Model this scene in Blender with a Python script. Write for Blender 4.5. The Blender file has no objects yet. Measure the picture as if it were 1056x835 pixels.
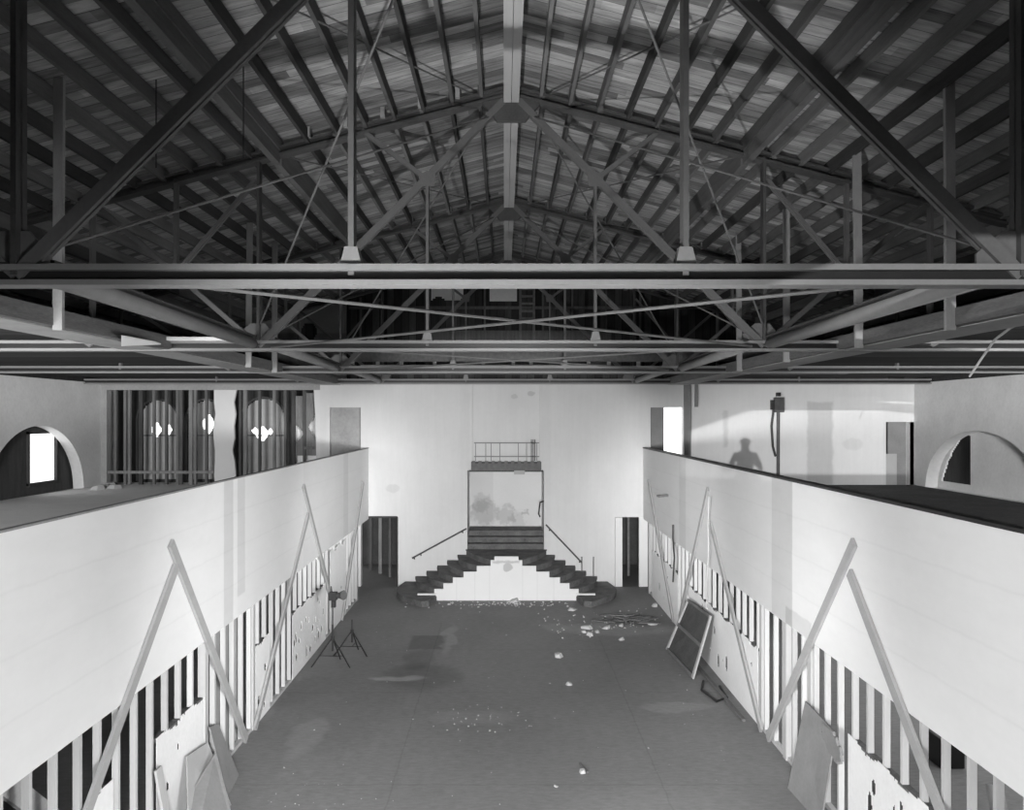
import bpy, bmesh, math, random
from mathutils import Vector, Matrix
random.seed(7)
C = bpy.context.scene
COL = C.collection

# ------------------------------------------------------------------ camera, world, lights
F, VX, VY, EYE = 849.0, 520.0, 430.0, 5.0
cam_d = bpy.data.cameras.new('camera'); cam = bpy.data.objects.new('camera', cam_d); COL.objects.link(cam)
cam.location = (0, 0, EYE); cam.rotation_euler = (math.pi/2, 0, 0)
cam_d.sensor_width = 36; cam_d.lens = 36*F/1056
cam_d.shift_x = 8/1056; cam_d.shift_y = 12.5/1056
cam_d.clip_start = .05; cam_d.clip_end = 200
C.camera = cam
C.view_settings.view_transform = 'Standard'; C.view_settings.look = 'None'
C.view_settings.gamma = 1; C.view_settings.use_curve_mapping = False
C.view_settings.exposure = 0.0
C.cycles.max_bounces = 6; C.cycles.diffuse_bounces = 5

w = bpy.data.worlds.new('world'); C.world = w; w.use_nodes = True
bgn = w.node_tree.nodes['Background']; bgn.inputs[0].default_value = (1, 1, 1, 1); bgn.inputs[1].default_value = 2.2

def aim(o, target):
    d = Vector(target) - o.location
    o.rotation_euler = d.to_track_quat('-Z', 'Y').to_euler()
def spot(name, loc, target, power, size_deg, blend=.5, radius=.3, falloff=None):
    l = bpy.data.lights.new(name, 'SPOT'); l.energy = power; l.spot_size = math.radians(size_deg); l.spot_blend = blend
    l.shadow_soft_size = radius
    o = bpy.data.objects.new(name, l); COL.objects.link(o); o.location = loc; aim(o, target)
    if falloff:
        l.use_nodes = True; nt = l.node_tree; em = nt.nodes['Emission']
        lf = nt.nodes.new('ShaderNodeLightFalloff'); lf.inputs['Strength'].default_value = 1
        nt.links.new(lf.outputs[falloff], em.inputs['Strength'])
    return o
def area(name, loc, target, power, sx, sy, spread=180):
    l = bpy.data.lights.new(name, 'AREA'); l.shape = 'RECTANGLE'; l.size = sx; l.size_y = sy; l.energy = power
    l.spread = math.radians(spread)
    o = bpy.data.objects.new(name, l); COL.objects.link(o); o.location = loc; aim(o, target)
    return o

# flash standing low in the hall under the camera: lights the roof, the first truss chord shades the deck
W = {'hall_flash': 1.6, 'rear_fill': 0.0, 'flash_far_wall': 3.0, 'flash_right_near': 4.5, 'flash_left_near': 4.4, 'flash_right_mid': 3.7, 'flash_left_mid': 3.4, 'flash_right_far': 3.2, 'flash_left_far': 3.4, 'left_balcony_fill': 0.9, 'right_balcony_fill': 0.52, 'low_sun': 2.7, 'flash_floor': 6.4, 'under_balcony_fill': 1.0}
def on(name): return W.get(name, 1.0)
spot('hall_flash', (-1.4, 1.2, 1.75), (0.9, 12.0, 9.0), 2000*on('hall_flash'), 47, .8, .10)
# flashes fired along the hall by the photographer, plus unseen fill lamps
area('rear_fill', (0, -1.0, 2.2), (0, 14, 1.0), 300*on('rear_fill'), 7.0, 1.6, 160)  # unseen fill panel behind the camera, at zero power
spot('flash_far_wall', (0.2, -0.6, 4.2), (0.0, 24.3, 3.0), 3000*on('flash_far_wall'), 26, .5, .5)
spot('flash_right_near', (-3.2, 0.5, 3.4), (4.1, 8.5, 2.6), 800*on('flash_right_near'), 56, 1, .7)
spot('flash_left_near', (3.2, 0.5, 3.4), (-4.0, 8.5, 2.6), 800*on('flash_left_near'), 56, 1, .7)
spot('flash_right_mid', (-3.4, 2.0, 3.3), (4.1, 14.0, 2.8), 1500*on('flash_right_mid'), 34, 1, .7)
spot('flash_left_mid', (3.4, 2.0, 3.3), (-4.0, 14.0, 2.8), 1500*on('flash_left_mid'), 34, 1, .7)
spot('flash_right_far', (-3.6, 4.5, 3.0), (4.1, 20.5, 2.8), 2500*on('flash_right_far'), 22, 1, .7)
spot('flash_left_far', (3.6, 4.5, 3.0), (-4.0, 20.5, 2.8), 2500*on('flash_left_far'), 22, 1, .7)
area('fill_lamp_left_balcony', (-5.6, 3.2, 4.9), (-10.6, 21.0, 3.8), 300*on('left_balcony_fill'), 2.5, 1.4, 70)  # fill lamp added out of view to brighten the west balcony walls
area('fill_lamp_right_balcony', (5.6, 3.2, 4.9), (11.9, 19.5, 4.2), 300*on('right_balcony_fill'), 2.0, 1.4, 46)  # its east twin, another added fill lamp outside the frame
spot('low_sun', (-17.3, -60, 8.5), (8.8, 24.3, 4.7), 50000*on('low_sun'), 7, .2, .10)
spot('flash_floor', (0, -0.5, 4.4), (0, 9.5, 0), 1500*on('flash_floor'), 60, 1, .5)
area('under_balcony_fill', (8.2, 12.5, 2.68), (8.2, 12.5, 0), 260*on('under_balcony_fill'), 4.5, 14)  # added fill lamp tucked under the slab to lift the space below

# ------------------------------------------------------------------ materials (all grey: the photograph is black and white)
def mat(name, v, var=.08, scale=3.0, rough=.85, stretch=(1, 1, 1), bump=.0, extra=None, fine=.04, metallic=0, spec=.2):
    m = bpy.data.materials.new(name); m.use_nodes = True; nt = m.node_tree; N = nt.nodes; L = nt.links
    b = N['Principled BSDF']; b.inputs['Roughness'].default_value = rough; b.inputs['Metallic'].default_value = metallic
    b.inputs['Specular IOR Level'].default_value = spec
    geo = N.new('ShaderNodeNewGeometry'); mp = N.new('ShaderNodeMapping'); mp.inputs['Scale'].default_value = stretch
    L.new(geo.outputs['Position'], mp.inputs['Vector'])
    def noise(s, detail=4):
        n = N.new('ShaderNodeTexNoise'); n.inputs['Scale'].default_value = s; n.inputs['Detail'].default_value = detail
        L.new(mp.outputs[0], n.inputs['Vector']); return n.outputs['Fac']
    def math_(op, a, bb):
        n = N.new('ShaderNodeMath'); n.operation = op
        for i, x in enumerate((a, bb)):
            if isinstance(x, (int, float)): n.inputs[i].default_value = x
            else: L.new(x, n.inputs[i])
        return n.outputs[0]
    n1 = noise(scale); n2 = noise(scale*9, 3)
    val = math_('ADD', v, math_('MULTIPLY', math_('SUBTRACT', n1, .5), var*2))
    val = math_('ADD', val, math_('MULTIPLY', math_('SUBTRACT', n2, .5), fine*2))
    if extra: val = extra(nt, geo.outputs['Position'], val, math_)
    val = math_('MAXIMUM', val, .008)
    cmb = N.new('ShaderNodeCombineColor')
    for i in range(3): L.new(val, cmb.inputs[i])
    L.new(cmb.outputs[0], b.inputs['Base Color'])
    if bump:
        bp = N.new('ShaderNodeBump'); bp.inputs['Strength'].default_value = bump; bp.inputs['Distance'].default_value = .02
        L.new(n2, bp.inputs['Height']); L.new(bp.outputs[0], b.inputs['Normal'])
    return m
def sep(nt, pos):
    s = nt.nodes.new('ShaderNodeSeparateXYZ'); nt.links.new(pos, s.inputs[0]); return s.outputs
def warp(nt, pos, amount, scale):
    n = nt.nodes.new('ShaderNodeTexNoise'); n.inputs['Scale'].default_value = scale; n.inputs['Detail'].default_value = 5
    nt.links.new(pos, n.inputs['Vector'])
    a = nt.nodes.new('ShaderNodeVectorMath'); a.operation = 'SUBTRACT'; nt.links.new(n.outputs['Color'], a.inputs[0]); a.inputs[1].default_value = (.5, .5, .5)
    s = nt.nodes.new('ShaderNodeVectorMath'); s.operation = 'SCALE'; nt.links.new(a.outputs[0], s.inputs[0]); s.inputs['Scale'].default_value = amount
    r = nt.nodes.new('ShaderNodeVectorMath'); r.operation = 'ADD'; nt.links.new(pos, r.inputs[0]); nt.links.new(s.outputs[0], r.inputs[1])
    return r.outputs[0]
def smooth(nt, x, lo, hi):
    m = nt.nodes.new('ShaderNodeMapRange'); m.interpolation_type = 'SMOOTHSTEP'
    nt.links.new(x, m.inputs[0]); m.inputs[1].default_value = lo; m.inputs[2].default_value = hi
    return m.outputs[0]
def blob(nt, u, v, M, cu, cv, ru, rv, soft=.4):
    du = M('DIVIDE', M('SUBTRACT', u, cu), ru); dv = M('DIVIDE', M('SUBTRACT', v, cv), rv)
    d = M('ADD', M('MULTIPLY', du, du), M('MULTIPLY', dv, dv))
    return M('SUBTRACT', 1, smooth(nt, d, 1-soft, 1+soft))
def rect(nt, u, v, M, u0, u1, v0, v1, e=.03):
    a = M('MULTIPLY', smooth(nt, u, u0-e, u0+e), M('SUBTRACT', 1, smooth(nt, u, u1-e, u1+e)))
    b = M('MULTIPLY', smooth(nt, v, v0-e, v0+e), M('SUBTRACT', 1, smooth(nt, v, v1-e, v1+e)))
    return M('MULTIPLY', a, b)

def floor_extra(nt, pos, val, M):
    x, y, z = sep(nt, warp(nt, pos, .5, 1.6))
    x0, y0, z0 = sep(nt, pos)
    for (cx, cy, rx, ry, amt) in ((-1.6, 15.9, .75, .8, -.055), (-1.75, 17.0, .3, .7, -.04), (-2.05, 15.75, .5, .18, .16), (-1.25, 18.6, .12, 1.2, .07),
                                  (-.5, 13.7, .7, .35, .04), (3.0, 14.2, .6, .22, .06), (-3.1, 12.9, .25, .8, .05), (2.7, 19.4, 1.3, .55, .07), (1.2, 19.6, .35, .4, .05),
                                  (0, 23.0, 3.4, 1.6, -.03), (-3, 14.5, 1.2, 2.2, -.02), (1.9, 9.5, 1.6, 1.6, .02)):
        val = M('ADD', val, M('MULTIPLY', blob(nt, x, y, M, cx, cy, rx, ry, .6), amt))
    xw, yw, zw = sep(nt, warp(nt, pos, .06, 5))
    val = M('SUBTRACT', val, M('MULTIPLY', rect(nt, xw, yw, M, -2.08, -1.3, 17.75, 18.85, .05), .07))
    for ln in (8.6, 11.2, 14.95, 17.7): val = M('SUBTRACT', val, M('MULTIPLY', rect(nt, x0, yw, M, -12, 12, ln-.012, ln+.012, .012), .035))
    for lx in (-1.52, 2.15): val = M('SUBTRACT', val, M('MULTIPLY', rect(nt, xw, y0, M, lx-.01, lx+.01, 0, 20, .01), .03))
    g = nt.nodes.new('ShaderNodeTexNoise'); g.inputs['Scale'].default_value = 9; g.inputs['Detail'].default_value = 8; g.inputs['Roughness'].default_value = .75
    mp = nt.nodes.new('ShaderNodeMapping'); mp.inputs['Scale'].default_value = (.7, 2.2, 1); nt.links.new(pos, mp.inputs['Vector']); nt.links.new(mp.outputs[0], g.inputs['Vector'])
    val = M('MULTIPLY', val, M('ADD', .55, M('MULTIPLY', g.outputs['Fac'], .9)))
    n = nt.nodes.new('ShaderNodeTexVoronoi'); n.inputs['Scale'].default_value = 2.3; nt.links.new(pos, n.inputs['Vector'])
    val = M('ADD', val, M('MULTIPLY', M('LESS_THAN', n.outputs['Distance'], .03), .12))
    return val
def par_extra(strips):
    def f(nt, pos, val, M):
        g = nt.nodes.new('ShaderNodeTexNoise'); g.inputs['Scale'].default_value = 2.0; g.inputs['Detail'].default_value = 8; g.inputs['Roughness'].default_value = .72
        mp = nt.nodes.new('ShaderNodeMapping'); mp.inputs['Scale'].default_value = (1, .5, 2.2); nt.links.new(pos, mp.inputs['Vector']); nt.links.new(mp.outputs[0], g.inputs['Vector'])
        val = M('ADD', val, M('MULTIPLY', M('SUBTRACT', g.outputs['Fac'], .5), .09))
        x, y, z = sep(nt, pos); xw, yw, zw = sep(nt, warp(nt, pos, .05, 4))
        for (a, b, z0, z1, amt) in strips: val = M('ADD', val, M('MULTIPLY', rect(nt, yw, zw, M, a, b, z0, z1, .02), amt))
        for k in range(1, 4):
            val = M('SUBTRACT', val, M('MULTIPLY', rect(nt, y, zw, M, 0, 30, 2.0+k*.53-.012, 2.0+k*.53+.012, .015), .03))
        return val
    return f
def back_extra(nt, pos, val, M):
    g = nt.nodes.new('ShaderNodeTexNoise'); g.inputs['Scale'].default_value = 1.5; g.inputs['Detail'].default_value = 8; g.inputs['Roughness'].default_value = .7
    mp = nt.nodes.new('ShaderNodeMapping'); mp.inputs['Scale'].default_value = (5, 1, .35); nt.links.new(pos, mp.inputs['Vector']); nt.links.new(mp.outputs[0], g.inputs['Vector'])
    val = M('ADD', val, M('MULTIPLY', M('SUBTRACT', g.outputs['Fac'], .5), .10))
    x, y, z = sep(nt, pos); xw, yw, zw = sep(nt, warp(nt, pos, .12, 5))
    for (a, b, z0, z1, amt) in ((8.95, 9.7, 3, 5.45, -.16), (6.47, 6.6, 4.1, 5.2, -.12), (-1.3, -1.02, 0, 6, -.03), (1.08, 1.35, 0, 6, -.03), (9.75, 11.2, 3.0, 5.6, .03)):
        val = M('ADD', val, M('MULTIPLY', rect(nt, xw, zw, M, a, b, z0, z1, .05), amt))
    for (cx, cz, r, amt) in ((-3.3, 2.9, .2, -.08), (-5.0, 3.5, .3, -.05), (.8, 5.7, .12, -.15), (.3, 5.6, .1, -.12), (10.3, 4.2, .3, -.07)):
        val = M('ADD', val, M('MULTIPLY', blob(nt, xw, zw, M, cx, cz, r, r*.6), amt))
    return val
def stain_extra(nt, pos, val, M):
    xw, yw, zw = sep(nt, warp(nt, pos, .55, 7))
    for (cx, cz, r, amt) in ((-.62, 2.0, .42, -.16), (-.7, 2.35, .3, -.1), (.05, 1.92, .3, -.16), (.4, 1.8, .25, -.1), (.65, 2.0, .1, -.2)):
        val = M('ADD', val, M('MULTIPLY', blob(nt, xw, zw, M, cx, cz, r, r, .5), amt))
    x, y, z = sep(nt, pos)
    val = M('ADD', val, M('MULTIPLY', rect(nt, x, z, M, -1.2, -.35, 1, 4, .02), -.06))
    return val
def board_extra(axis, pitch, dark=.6, depth=.06, rnd=.35):
    """planks: seams across one axis, each plank its own tone"""
    def f(nt, pos, val, M):
        c = sep(nt, pos)[axis]; t = M('DIVIDE', c, pitch); fr = M('FRACT', t, 0); idx = M('FLOOR', t, 0)
        wn = nt.nodes.new('ShaderNodeTexWhiteNoise'); wn.noise_dimensions = '1D'; nt.links.new(idx, wn.inputs['W'])
        val = M('MULTIPLY', val, M('ADD', 1-rnd, M('MULTIPLY', wn.outputs['Value'], rnd*2)))
        seam = M('LESS_THAN', fr, depth)
        return M('MULTIPLY', val, M('SUBTRACT', 1, M('MULTIPLY', seam, dark)))
    return f
def random_extra(lo, hi):
    def f(nt, pos, val, M):
        oi = nt.nodes.new('ShaderNodeObjectInfo')
        return M('MULTIPLY', val, M('ADD', lo, M('MULTIPLY', oi.outputs['Random'], hi-lo)))
    return f
def deck_extra(nt, pos, val, M):
    x, y, z = sep(nt, pos); t = M('DIVIDE', y, .19); fr = M('FRACT', t, 0); row = M('FLOOR', t, 0)
    w1 = nt.nodes.new('ShaderNodeTexWhiteNoise'); w1.noise_dimensions = '1D'; nt.links.new(row, w1.inputs['W'])
    u = M('ADD', M('DIVIDE', x, 1.9), M('MULTIPLY', w1.outputs['Value'], 7)); seg = M('FLOOR', u, 0)
    w2 = nt.nodes.new('ShaderNodeTexWhiteNoise'); w2.noise_dimensions = '1D'; nt.links.new(M('ADD', M('MULTIPLY', row, 17.3), M('MULTIPLY', seg, 3.7)), w2.inputs['W'])
    val = M('MULTIPLY', val, M('ADD', .5, w2.outputs['Value']))
    g = nt.nodes.new('ShaderNodeTexNoise'); g.inputs['Scale'].default_value = 1.0; g.inputs['Detail'].default_value = 6; g.inputs['Roughness'].default_value = .7
    mp = nt.nodes.new('ShaderNodeMapping'); mp.inputs['Scale'].default_value = (2.0, 13, 1); nt.links.new(pos, mp.inputs['Vector']); nt.links.new(mp.outputs[0], g.inputs['Vector'])
    val = M('MULTIPLY', val, M('ADD', .0, M('MULTIPLY', g.outputs['Fac'], 2.0)))
    return M('MULTIPLY', val, M('SUBTRACT', 1, M('MULTIPLY', M('LESS_THAN', fr, .06), .6)))
WHITE = mat('white_paint', .74, .035, 1.3, .8, fine=.015)
PARL = mat('parapet_board_west', .76, .03, .9, .8, fine=.012, extra=par_extra(((11.75, 12.15, 2, 4.1, -.14), (12.15, 12.35, 2, 4.1, .02), (12.35, 12.7, 2.3, 4.1, -.12), (20.5, 21.1, 2, 4.1, -.1), (16.4, 20.5, 2, 4.1, -.04))))
PARR = mat('parapet_board_east', .76, .03, .9, .8, fine=.012, extra=par_extra(((11.72, 12.62, 2, 4.1, -.2), (12.62, 16.4, 2, 4.1, -.1), (16.4, 18.6, 2, 4.1, -.12), (18.6, 19.3, 2, 4.1, -.2), (19.3, 24.3, 2, 4.1, -.12), (11.0, 12.0, 2.0, 2.25, -.12))))
PLASTER = mat('old_plaster', .70, .045, 1.1, .9, fine=.02, extra=back_extra)
STAINED = mat('stained_plaster', .74, .03, 2, .9, fine=.02, extra=stain_extra)
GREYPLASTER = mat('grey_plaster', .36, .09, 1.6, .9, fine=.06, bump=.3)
SIDEPLASTER = mat('side_wall_plaster', .74, .12, 1.3, .9, fine=.07, bump=.3)
FLOORM = mat('worn_floor', .22, .035, .7, .75, stretch=(1, .6, 1), fine=.018, extra=floor_extra, spec=.25)
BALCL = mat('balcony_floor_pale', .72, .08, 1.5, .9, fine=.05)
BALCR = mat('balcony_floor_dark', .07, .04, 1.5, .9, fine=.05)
DECK = mat('roof_boards', .33, .1, 1.4, .9, stretch=(.35, 6, 1), fine=.05, extra=deck_extra)
JOIST = mat('joist_timber', .13, .04, 2.5, .9, stretch=(6, .5, 6), fine=.03, extra=random_extra(.45, 1.7))
RIDGE = mat('ridge_timber', .50, .04, 2.5, .9, stretch=(8, .4, 8), fine=.03)
TIMBER = mat('grey_timber', .15, .06, 2.5, .9, stretch=(5, .6, 5), fine=.06)
POSTM = mat('post_paint', .46, .05, 2, .85, fine=.02)
BACKB = mat('backing_timber', .26, .06, 3, .9, stretch=(5, 5, .6), fine=.05)
PALETIMBER = mat('pale_timber', .36, .06, 3, .9, stretch=(5, 1, 2), fine=.05)
BRACE = mat('brace_timber', .37, .05, 3, .9, stretch=(5, 1, 2), fine=.03)
STUDM = mat('stud_white', .53, .06, 2.5, .9, stretch=(4, 4, .7), fine=.04, extra=random_extra(.85, 1.1))
RAWSTUD = mat('stud_raw', .11, .05, 2.5, .9, stretch=(6, 6, .7), fine=.04, extra=random_extra(.5, 2.3))
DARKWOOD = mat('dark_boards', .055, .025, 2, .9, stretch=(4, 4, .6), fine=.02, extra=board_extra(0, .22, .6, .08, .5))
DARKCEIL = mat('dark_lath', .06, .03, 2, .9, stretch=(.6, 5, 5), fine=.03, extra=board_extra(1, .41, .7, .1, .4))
STEEL = mat('painted_steel', .23, .03, 4, .55, fine=.02, spec=.4)
STEELM = mat('member_steel', .14, .025, 4, .55, fine=.02, spec=.4)
STEELD = mat('dark_steel', .08, .03, 4, .55, fine=.02, spec=.4)
RODM = mat('rod_steel', .15, .05, 4, .5, fine=.02, spec=.4)
BLACK = mat('black_metal', .02, .008, 4, .5, fine=.004, spec=.4)
HOLEDARK = mat('dado_hole_dark', .05, .02, 3)
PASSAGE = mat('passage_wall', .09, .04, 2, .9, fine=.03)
TREAD = mat('stair_tread', .14, .09, 3.5, .9, fine=.08)
SHEET = mat('plasterboard_face', .24, .05, 2.5, .9, fine=.03)
SHEETW = mat('plasterboard_pale', .42, .04, 2.5, .9, fine=.02)
MESHP = mat('panel_mesh_grey', .085, .03, 5, .9, fine=.05)
DADO = mat('dado_plaster', .82, .07, 1.6, .9, fine=.05, bump=.2)
LATH = mat('boarded_window', .48, .05, 2.5, .9, stretch=(1, 1, 3), fine=.04)
CHUNK = mat('plaster_chunk', .52, .05, 6, .95, fine=.05)
SKIN = mat('skin', .4, .02, 4); CLOTH = mat('shirt_cloth', .3, .05, 8, .9); TROUSER = mat('trouser_cloth', .1, .02, 8, .9); HAIR = mat('hair_dark', .03, .01, 20)
def glow(name, s):
    m = bpy.data.materials.new(name); m.use_nodes = True; b = m.node_tree.nodes['Principled BSDF']
    b.inputs['Base Color'].default_value = (.8, .8, .8, 1); b.inputs['Emission Color'].default_value = (1, 1, 1, 1); b.inputs['Emission Strength'].default_value = s
    return m
PANE = glow('daylit_pane', 1.6)

# ------------------------------------------------------------------ helpers
def P(px, py, y): return Vector(((px-VX)/F*y, y, EYE+(VY-py)/F*y))       # measured point at depth y
def PX(px, py, x): return P(px, py, F*x/(px-VX))                          # measured point in the plane X = x
def PF(px, py, z=0.0): return P(px, py, F*(EYE-z)/(py-VY))                # measured point at height z
class MB:
    def __init__(s): s.bm = bmesh.new()
    def box(s, x0, x1, y0, y1, z0, z1):
        return s.prism([(x0, y0), (x1, y0), (x1, y1), (x0, y1)], z0, z1)
    def prism(s, pts, a0, a1, axis=2):
        def v(p, a):
            if axis == 2: return (p[0], p[1], a)
            if axis == 1: return (p[0], a, p[1])
            return (a, p[0], p[1])
        A = [s.bm.verts.new(v(p, a0)) for p in pts]; B = [s.bm.verts.new(v(p, a1)) for p in pts]
        n = len(pts); s.bm.faces.new(A[::-1]); s.bm.faces.new(B)
        for i in range(n): s.bm.faces.new((A[i], A[(i+1) % n], B[(i+1) % n], B[i]))
        return s
    def bar(s, p, q, w, h, up=(0, 0, 1)):
        p, q = Vector(p), Vector(q); d = (q-p).normalized(); up = Vector(up)
        if abs(d.dot(up)) > .98: up = Vector((0, 1, 0))
        a = d.cross(up).normalized()*w/2; b = a.cross(d).normalized()*h/2
        A = [s.bm.verts.new(p+x) for x in (-a-b, a-b, a+b, -a+b)]; B = [s.bm.verts.new(q+x) for x in (-a-b, a-b, a+b, -a+b)]
        s.bm.faces.new(A[::-1]); s.bm.faces.new(B)
        for i in range(4): s.bm.faces.new((A[i], A[(i+1) % 4], B[(i+1) % 4], B[i]))
        return s
    def tube(s, pts, r, n=8):
        pts = [Vector(p) for p in pts]; rings = []
        for i, p in enumerate(pts):
            d = (pts[min(i+1, len(pts)-1)]-pts[max(i-1, 0)]).normalized()
            u = d.orthogonal().normalized() if not rings else (pu-d*pu.dot(d)).normalized()
            pu = u; v = d.cross(u); rr = r[i] if isinstance(r, (list, tuple)) else r
            rings.append([s.bm.verts.new(p+(u*math.cos(2*math.pi*k/n)+v*math.sin(2*math.pi*k/n))*rr) for k in range(n)])
        for a, b in zip(rings, rings[1:]):
            for k in range(n): s.bm.faces.new((a[k], a[(k+1) % n], b[(k+1) % n], b[k]))
        s.bm.faces.new(rings[0][::-1]); s.bm.faces.new(rings[-1])
        return s
    def hexa(s, A, B):
        """solid between two matching polygons"""
        A = [s.bm.verts.new(p) for p in A]; B = [s.bm.verts.new(p) for p in B]; n = len(A)
        s.bm.faces.new(A[::-1]); s.bm.faces.new(B)
        for i in range(n): s.bm.faces.new((A[i], A[(i+1) % n], B[(i+1) % n], B[i]))
        return s
    def sheet(s, o, u, v, nu, nv, keep, thick):
        """a board laid out in cells; cells where keep() fails are broken away"""
        o, u, v = Vector(o), Vector(u), Vector(v); nrm = u.cross(v).normalized()*thick; V = {}
        K = [[keep((i+.5)/nu, (j+.5)/nv) for j in range(nv)] for i in range(nu)]
        def vert(i, j, k):
            if (i, j, k) not in V: V[i, j, k] = s.bm.verts.new(o+u*(i/nu)+v*(j/nv)+nrm*k)
            return V[i, j, k]
        def on(i, j): return 0 <= i < nu and 0 <= j < nv and K[i][j]
        for i in range(nu):
            for j in range(nv):
                if not K[i][j]: continue
                c = [(i, j), (i+1, j), (i+1, j+1), (i, j+1)]
                s.bm.faces.new([vert(a, b, 1) for a, b in c]); s.bm.faces.new([vert(a, b, 0) for a, b in c[::-1]])
                for e, (di, dj) in enumerate(((0, -1), (1, 0), (0, 1), (-1, 0))):
                    if not on(i+di, j+dj):
                        (a, b), (a2, b2) = c[e], c[(e+1) % 4]
                        s.bm.faces.new((vert(a, b, 0), vert(a2, b2, 0), vert(a2, b2, 1), vert(a, b, 1)))
        return s
    def build(s, name, m, parent=None, smooth=False, origin=None, bevel=0):
        if bevel: bmesh.ops.bevel(s.bm, geom=s.bm.edges[:], offset=bevel, segments=1, affect='EDGES')
        bmesh.ops.recalc_face_normals(s.bm, faces=s.bm.faces[:])
        me = bpy.data.meshes.new(name)
        off = parent['_w'] if parent is not None and '_w' in parent.keys() else (origin if origin is not None else (0, 0, 0))
        off = Vector(off)
        for v in s.bm.verts: v.co -= off
        s.bm.to_mesh(me); s.bm.free(); me.materials.append(m)
        if smooth:
            for p in me.polygons: p.use_smooth = True
        o = bpy.data.objects.new(name, me); COL.objects.link(o)
        if parent is not None:
            o.parent = parent
        else: o.location = off
        o['_w'] = tuple(off)
        return o
def tag(o, label, cat, group=None, kind=None):
    o['label'] = label; o['category'] = cat
    if group: o['group'] = group
    if kind: o['kind'] = kind
    return o
def thing(name, loc, label, cat, group=None):
    o = bpy.data.objects.new(name, None); COL.objects.link(o); o.location = loc; o['_w'] = tuple(loc); o.empty_display_size = .1
    return tag(o, label, cat, group)
def struct(mb, name, m, label, cat, parent=None):
    o = mb.build(name, m, parent); o['kind'] = 'structure'
    if parent is None: o['label'] = label; o['category'] = cat
    return o
def dup(o, loc, label=None, group=None):
    c = o.copy(); COL.objects.link(c); c.location = loc
    if label: c['label'] = label
    if group: c['group'] = group
    for ch in o.children:
        d = ch.copy(); COL.objects.link(d); d.parent = c
        for g in ch.children:
            e = g.copy(); COL.objects.link(e); e.parent = d
    return c
def blobs(n, seed, rmin=.015, rmax=.05, u=(.05, .95), v=(.05, .95)):
    r = random.Random(seed)
    L = [(r.uniform(*u), r.uniform(*v), r.uniform(rmin, rmax), r.uniform(.5, 1.6)) for _ in range(n)]
    return lambda a, b: any(((a-x)/rr)**2+((b-y)/(rr*k))**2 < 1 for x, y, rr, k in L)

# ------------------------------------------------------------------ setting
YB = 24.3                     # far wall
XL, XR = -4.0, 4.1            # parapet faces
WL, WR = -11.9, 12.1          # outer side walls
XC = .1                       # ridge line
SL = .262                     # roof pitch
def roof(x): return EYE+4.78-SL*abs(x-XC)      # underside of the roof boards
BZ = 3.0                      # balcony floor
TOP = 6.0                     # wall top

struct(MB().box(WL-.6, WR+.6, -8, 29, -.2, 0), 'floor', FLOORM, 'worn grey hall floor with stains and plaster crumbs', 'floor')
# far wall, pieced around its openings
m = MB(); X = lambda px: (px-VX)/34.94
Zf = lambda py: EYE+(VY-py)/34.94
def wbox(x0, x1, z0, z1, y0=YB, y1=YB+.25): m.box(x0, x1, y0, y1, z0, z1)
dL0, dL1, dR0, dR1, dT = -4.7, X(410), X(634), 4.6, 2.05
nL, nR, nB, nT = X(482), X(561), 1.1, Zf(487)
wL0, wL1, wR0, wR1, wB, wT = X(340), X(372), X(671), X(704.5), 3.55, Zf(420)
wbox(X(330), wL0, 0, TOP)
wbox(wL0, wL1, 0, wB); wbox(wL0, wL1, wT, TOP)                       # below and above the west opening
wbox(wL1, dL1, dT, TOP); 
wbox(dL1, nL, 0, TOP)
wbox(nL, nR, 0, 1.0)
wbox(nL, nR, Zf(485), TOP, YB+.12, YB+.25)
wbox(nL, X(487), Zf(485), TOP); wbox(X(556.5), nR, Zf(485), TOP)
wbox(nR, dR0, 0, TOP); wbox(dR0, wR0, dT, TOP); 
wbox(wR0, wR1, dT, wB); wbox(wR0, wR1, wT, TOP); wbox(wR1, X(706), dT, TOP)
struct(m, 'wall_back', PLASTER, 'tall white plaster wall at the far end behind the twin stair', 'wall')
# east balcony's back wall with doorway
m = MB(); rd0, rd1, rdT = X(914), X(943), Zf(435)
wbox(X(706), rd0, 2.6, TOP, YB+.02, YB+.25); wbox(rd0, rd1, rdT, TOP, YB+.02, YB+.25); wbox(rd1, WR, 2.6, TOP, YB+.02, YB+.25)
struct(m, 'wall_balcony_right', PLASTER, 'pale plaster wall at the back of the east balcony with doorway', 'wall')
# west balcony's back wall: plaster left only above, between and at the ends of two bared bays
m = MB(); a0, a1, b0, b1, oT = X(110), X(221), X(243), X(327), Zf(402)
wbox(WL, a0, 2.6, TOP); wbox(a0, X(330), oT, TOP)
struct(m, 'wall_balcony_left', GREYPLASTER, 'grey plaster margin around the bared bays of the west balcony', 'wall')
m = MB(); r = random.Random(3)
zz = [2.6+(oT-2.6)*i/9 for i in range(10)]
pts = [(a1+r.uniform(-.03, .05), z) for z in zz]+[(b0+r.uniform(-.12, .02), z) for z in zz[::-1]]
m.prism(pts, YB, YB+.1, 1)
m.prism([(b1, 2.6), (X(330), 2.6), (X(330), oT), (b1-.1, oT), (b1-.05, 4.9)], YB, YB+.1, 1)
struct(m, 'wall_pier_left', WHITE, 'white plaster pier left standing between two bared stud bays', 'wall')
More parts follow.
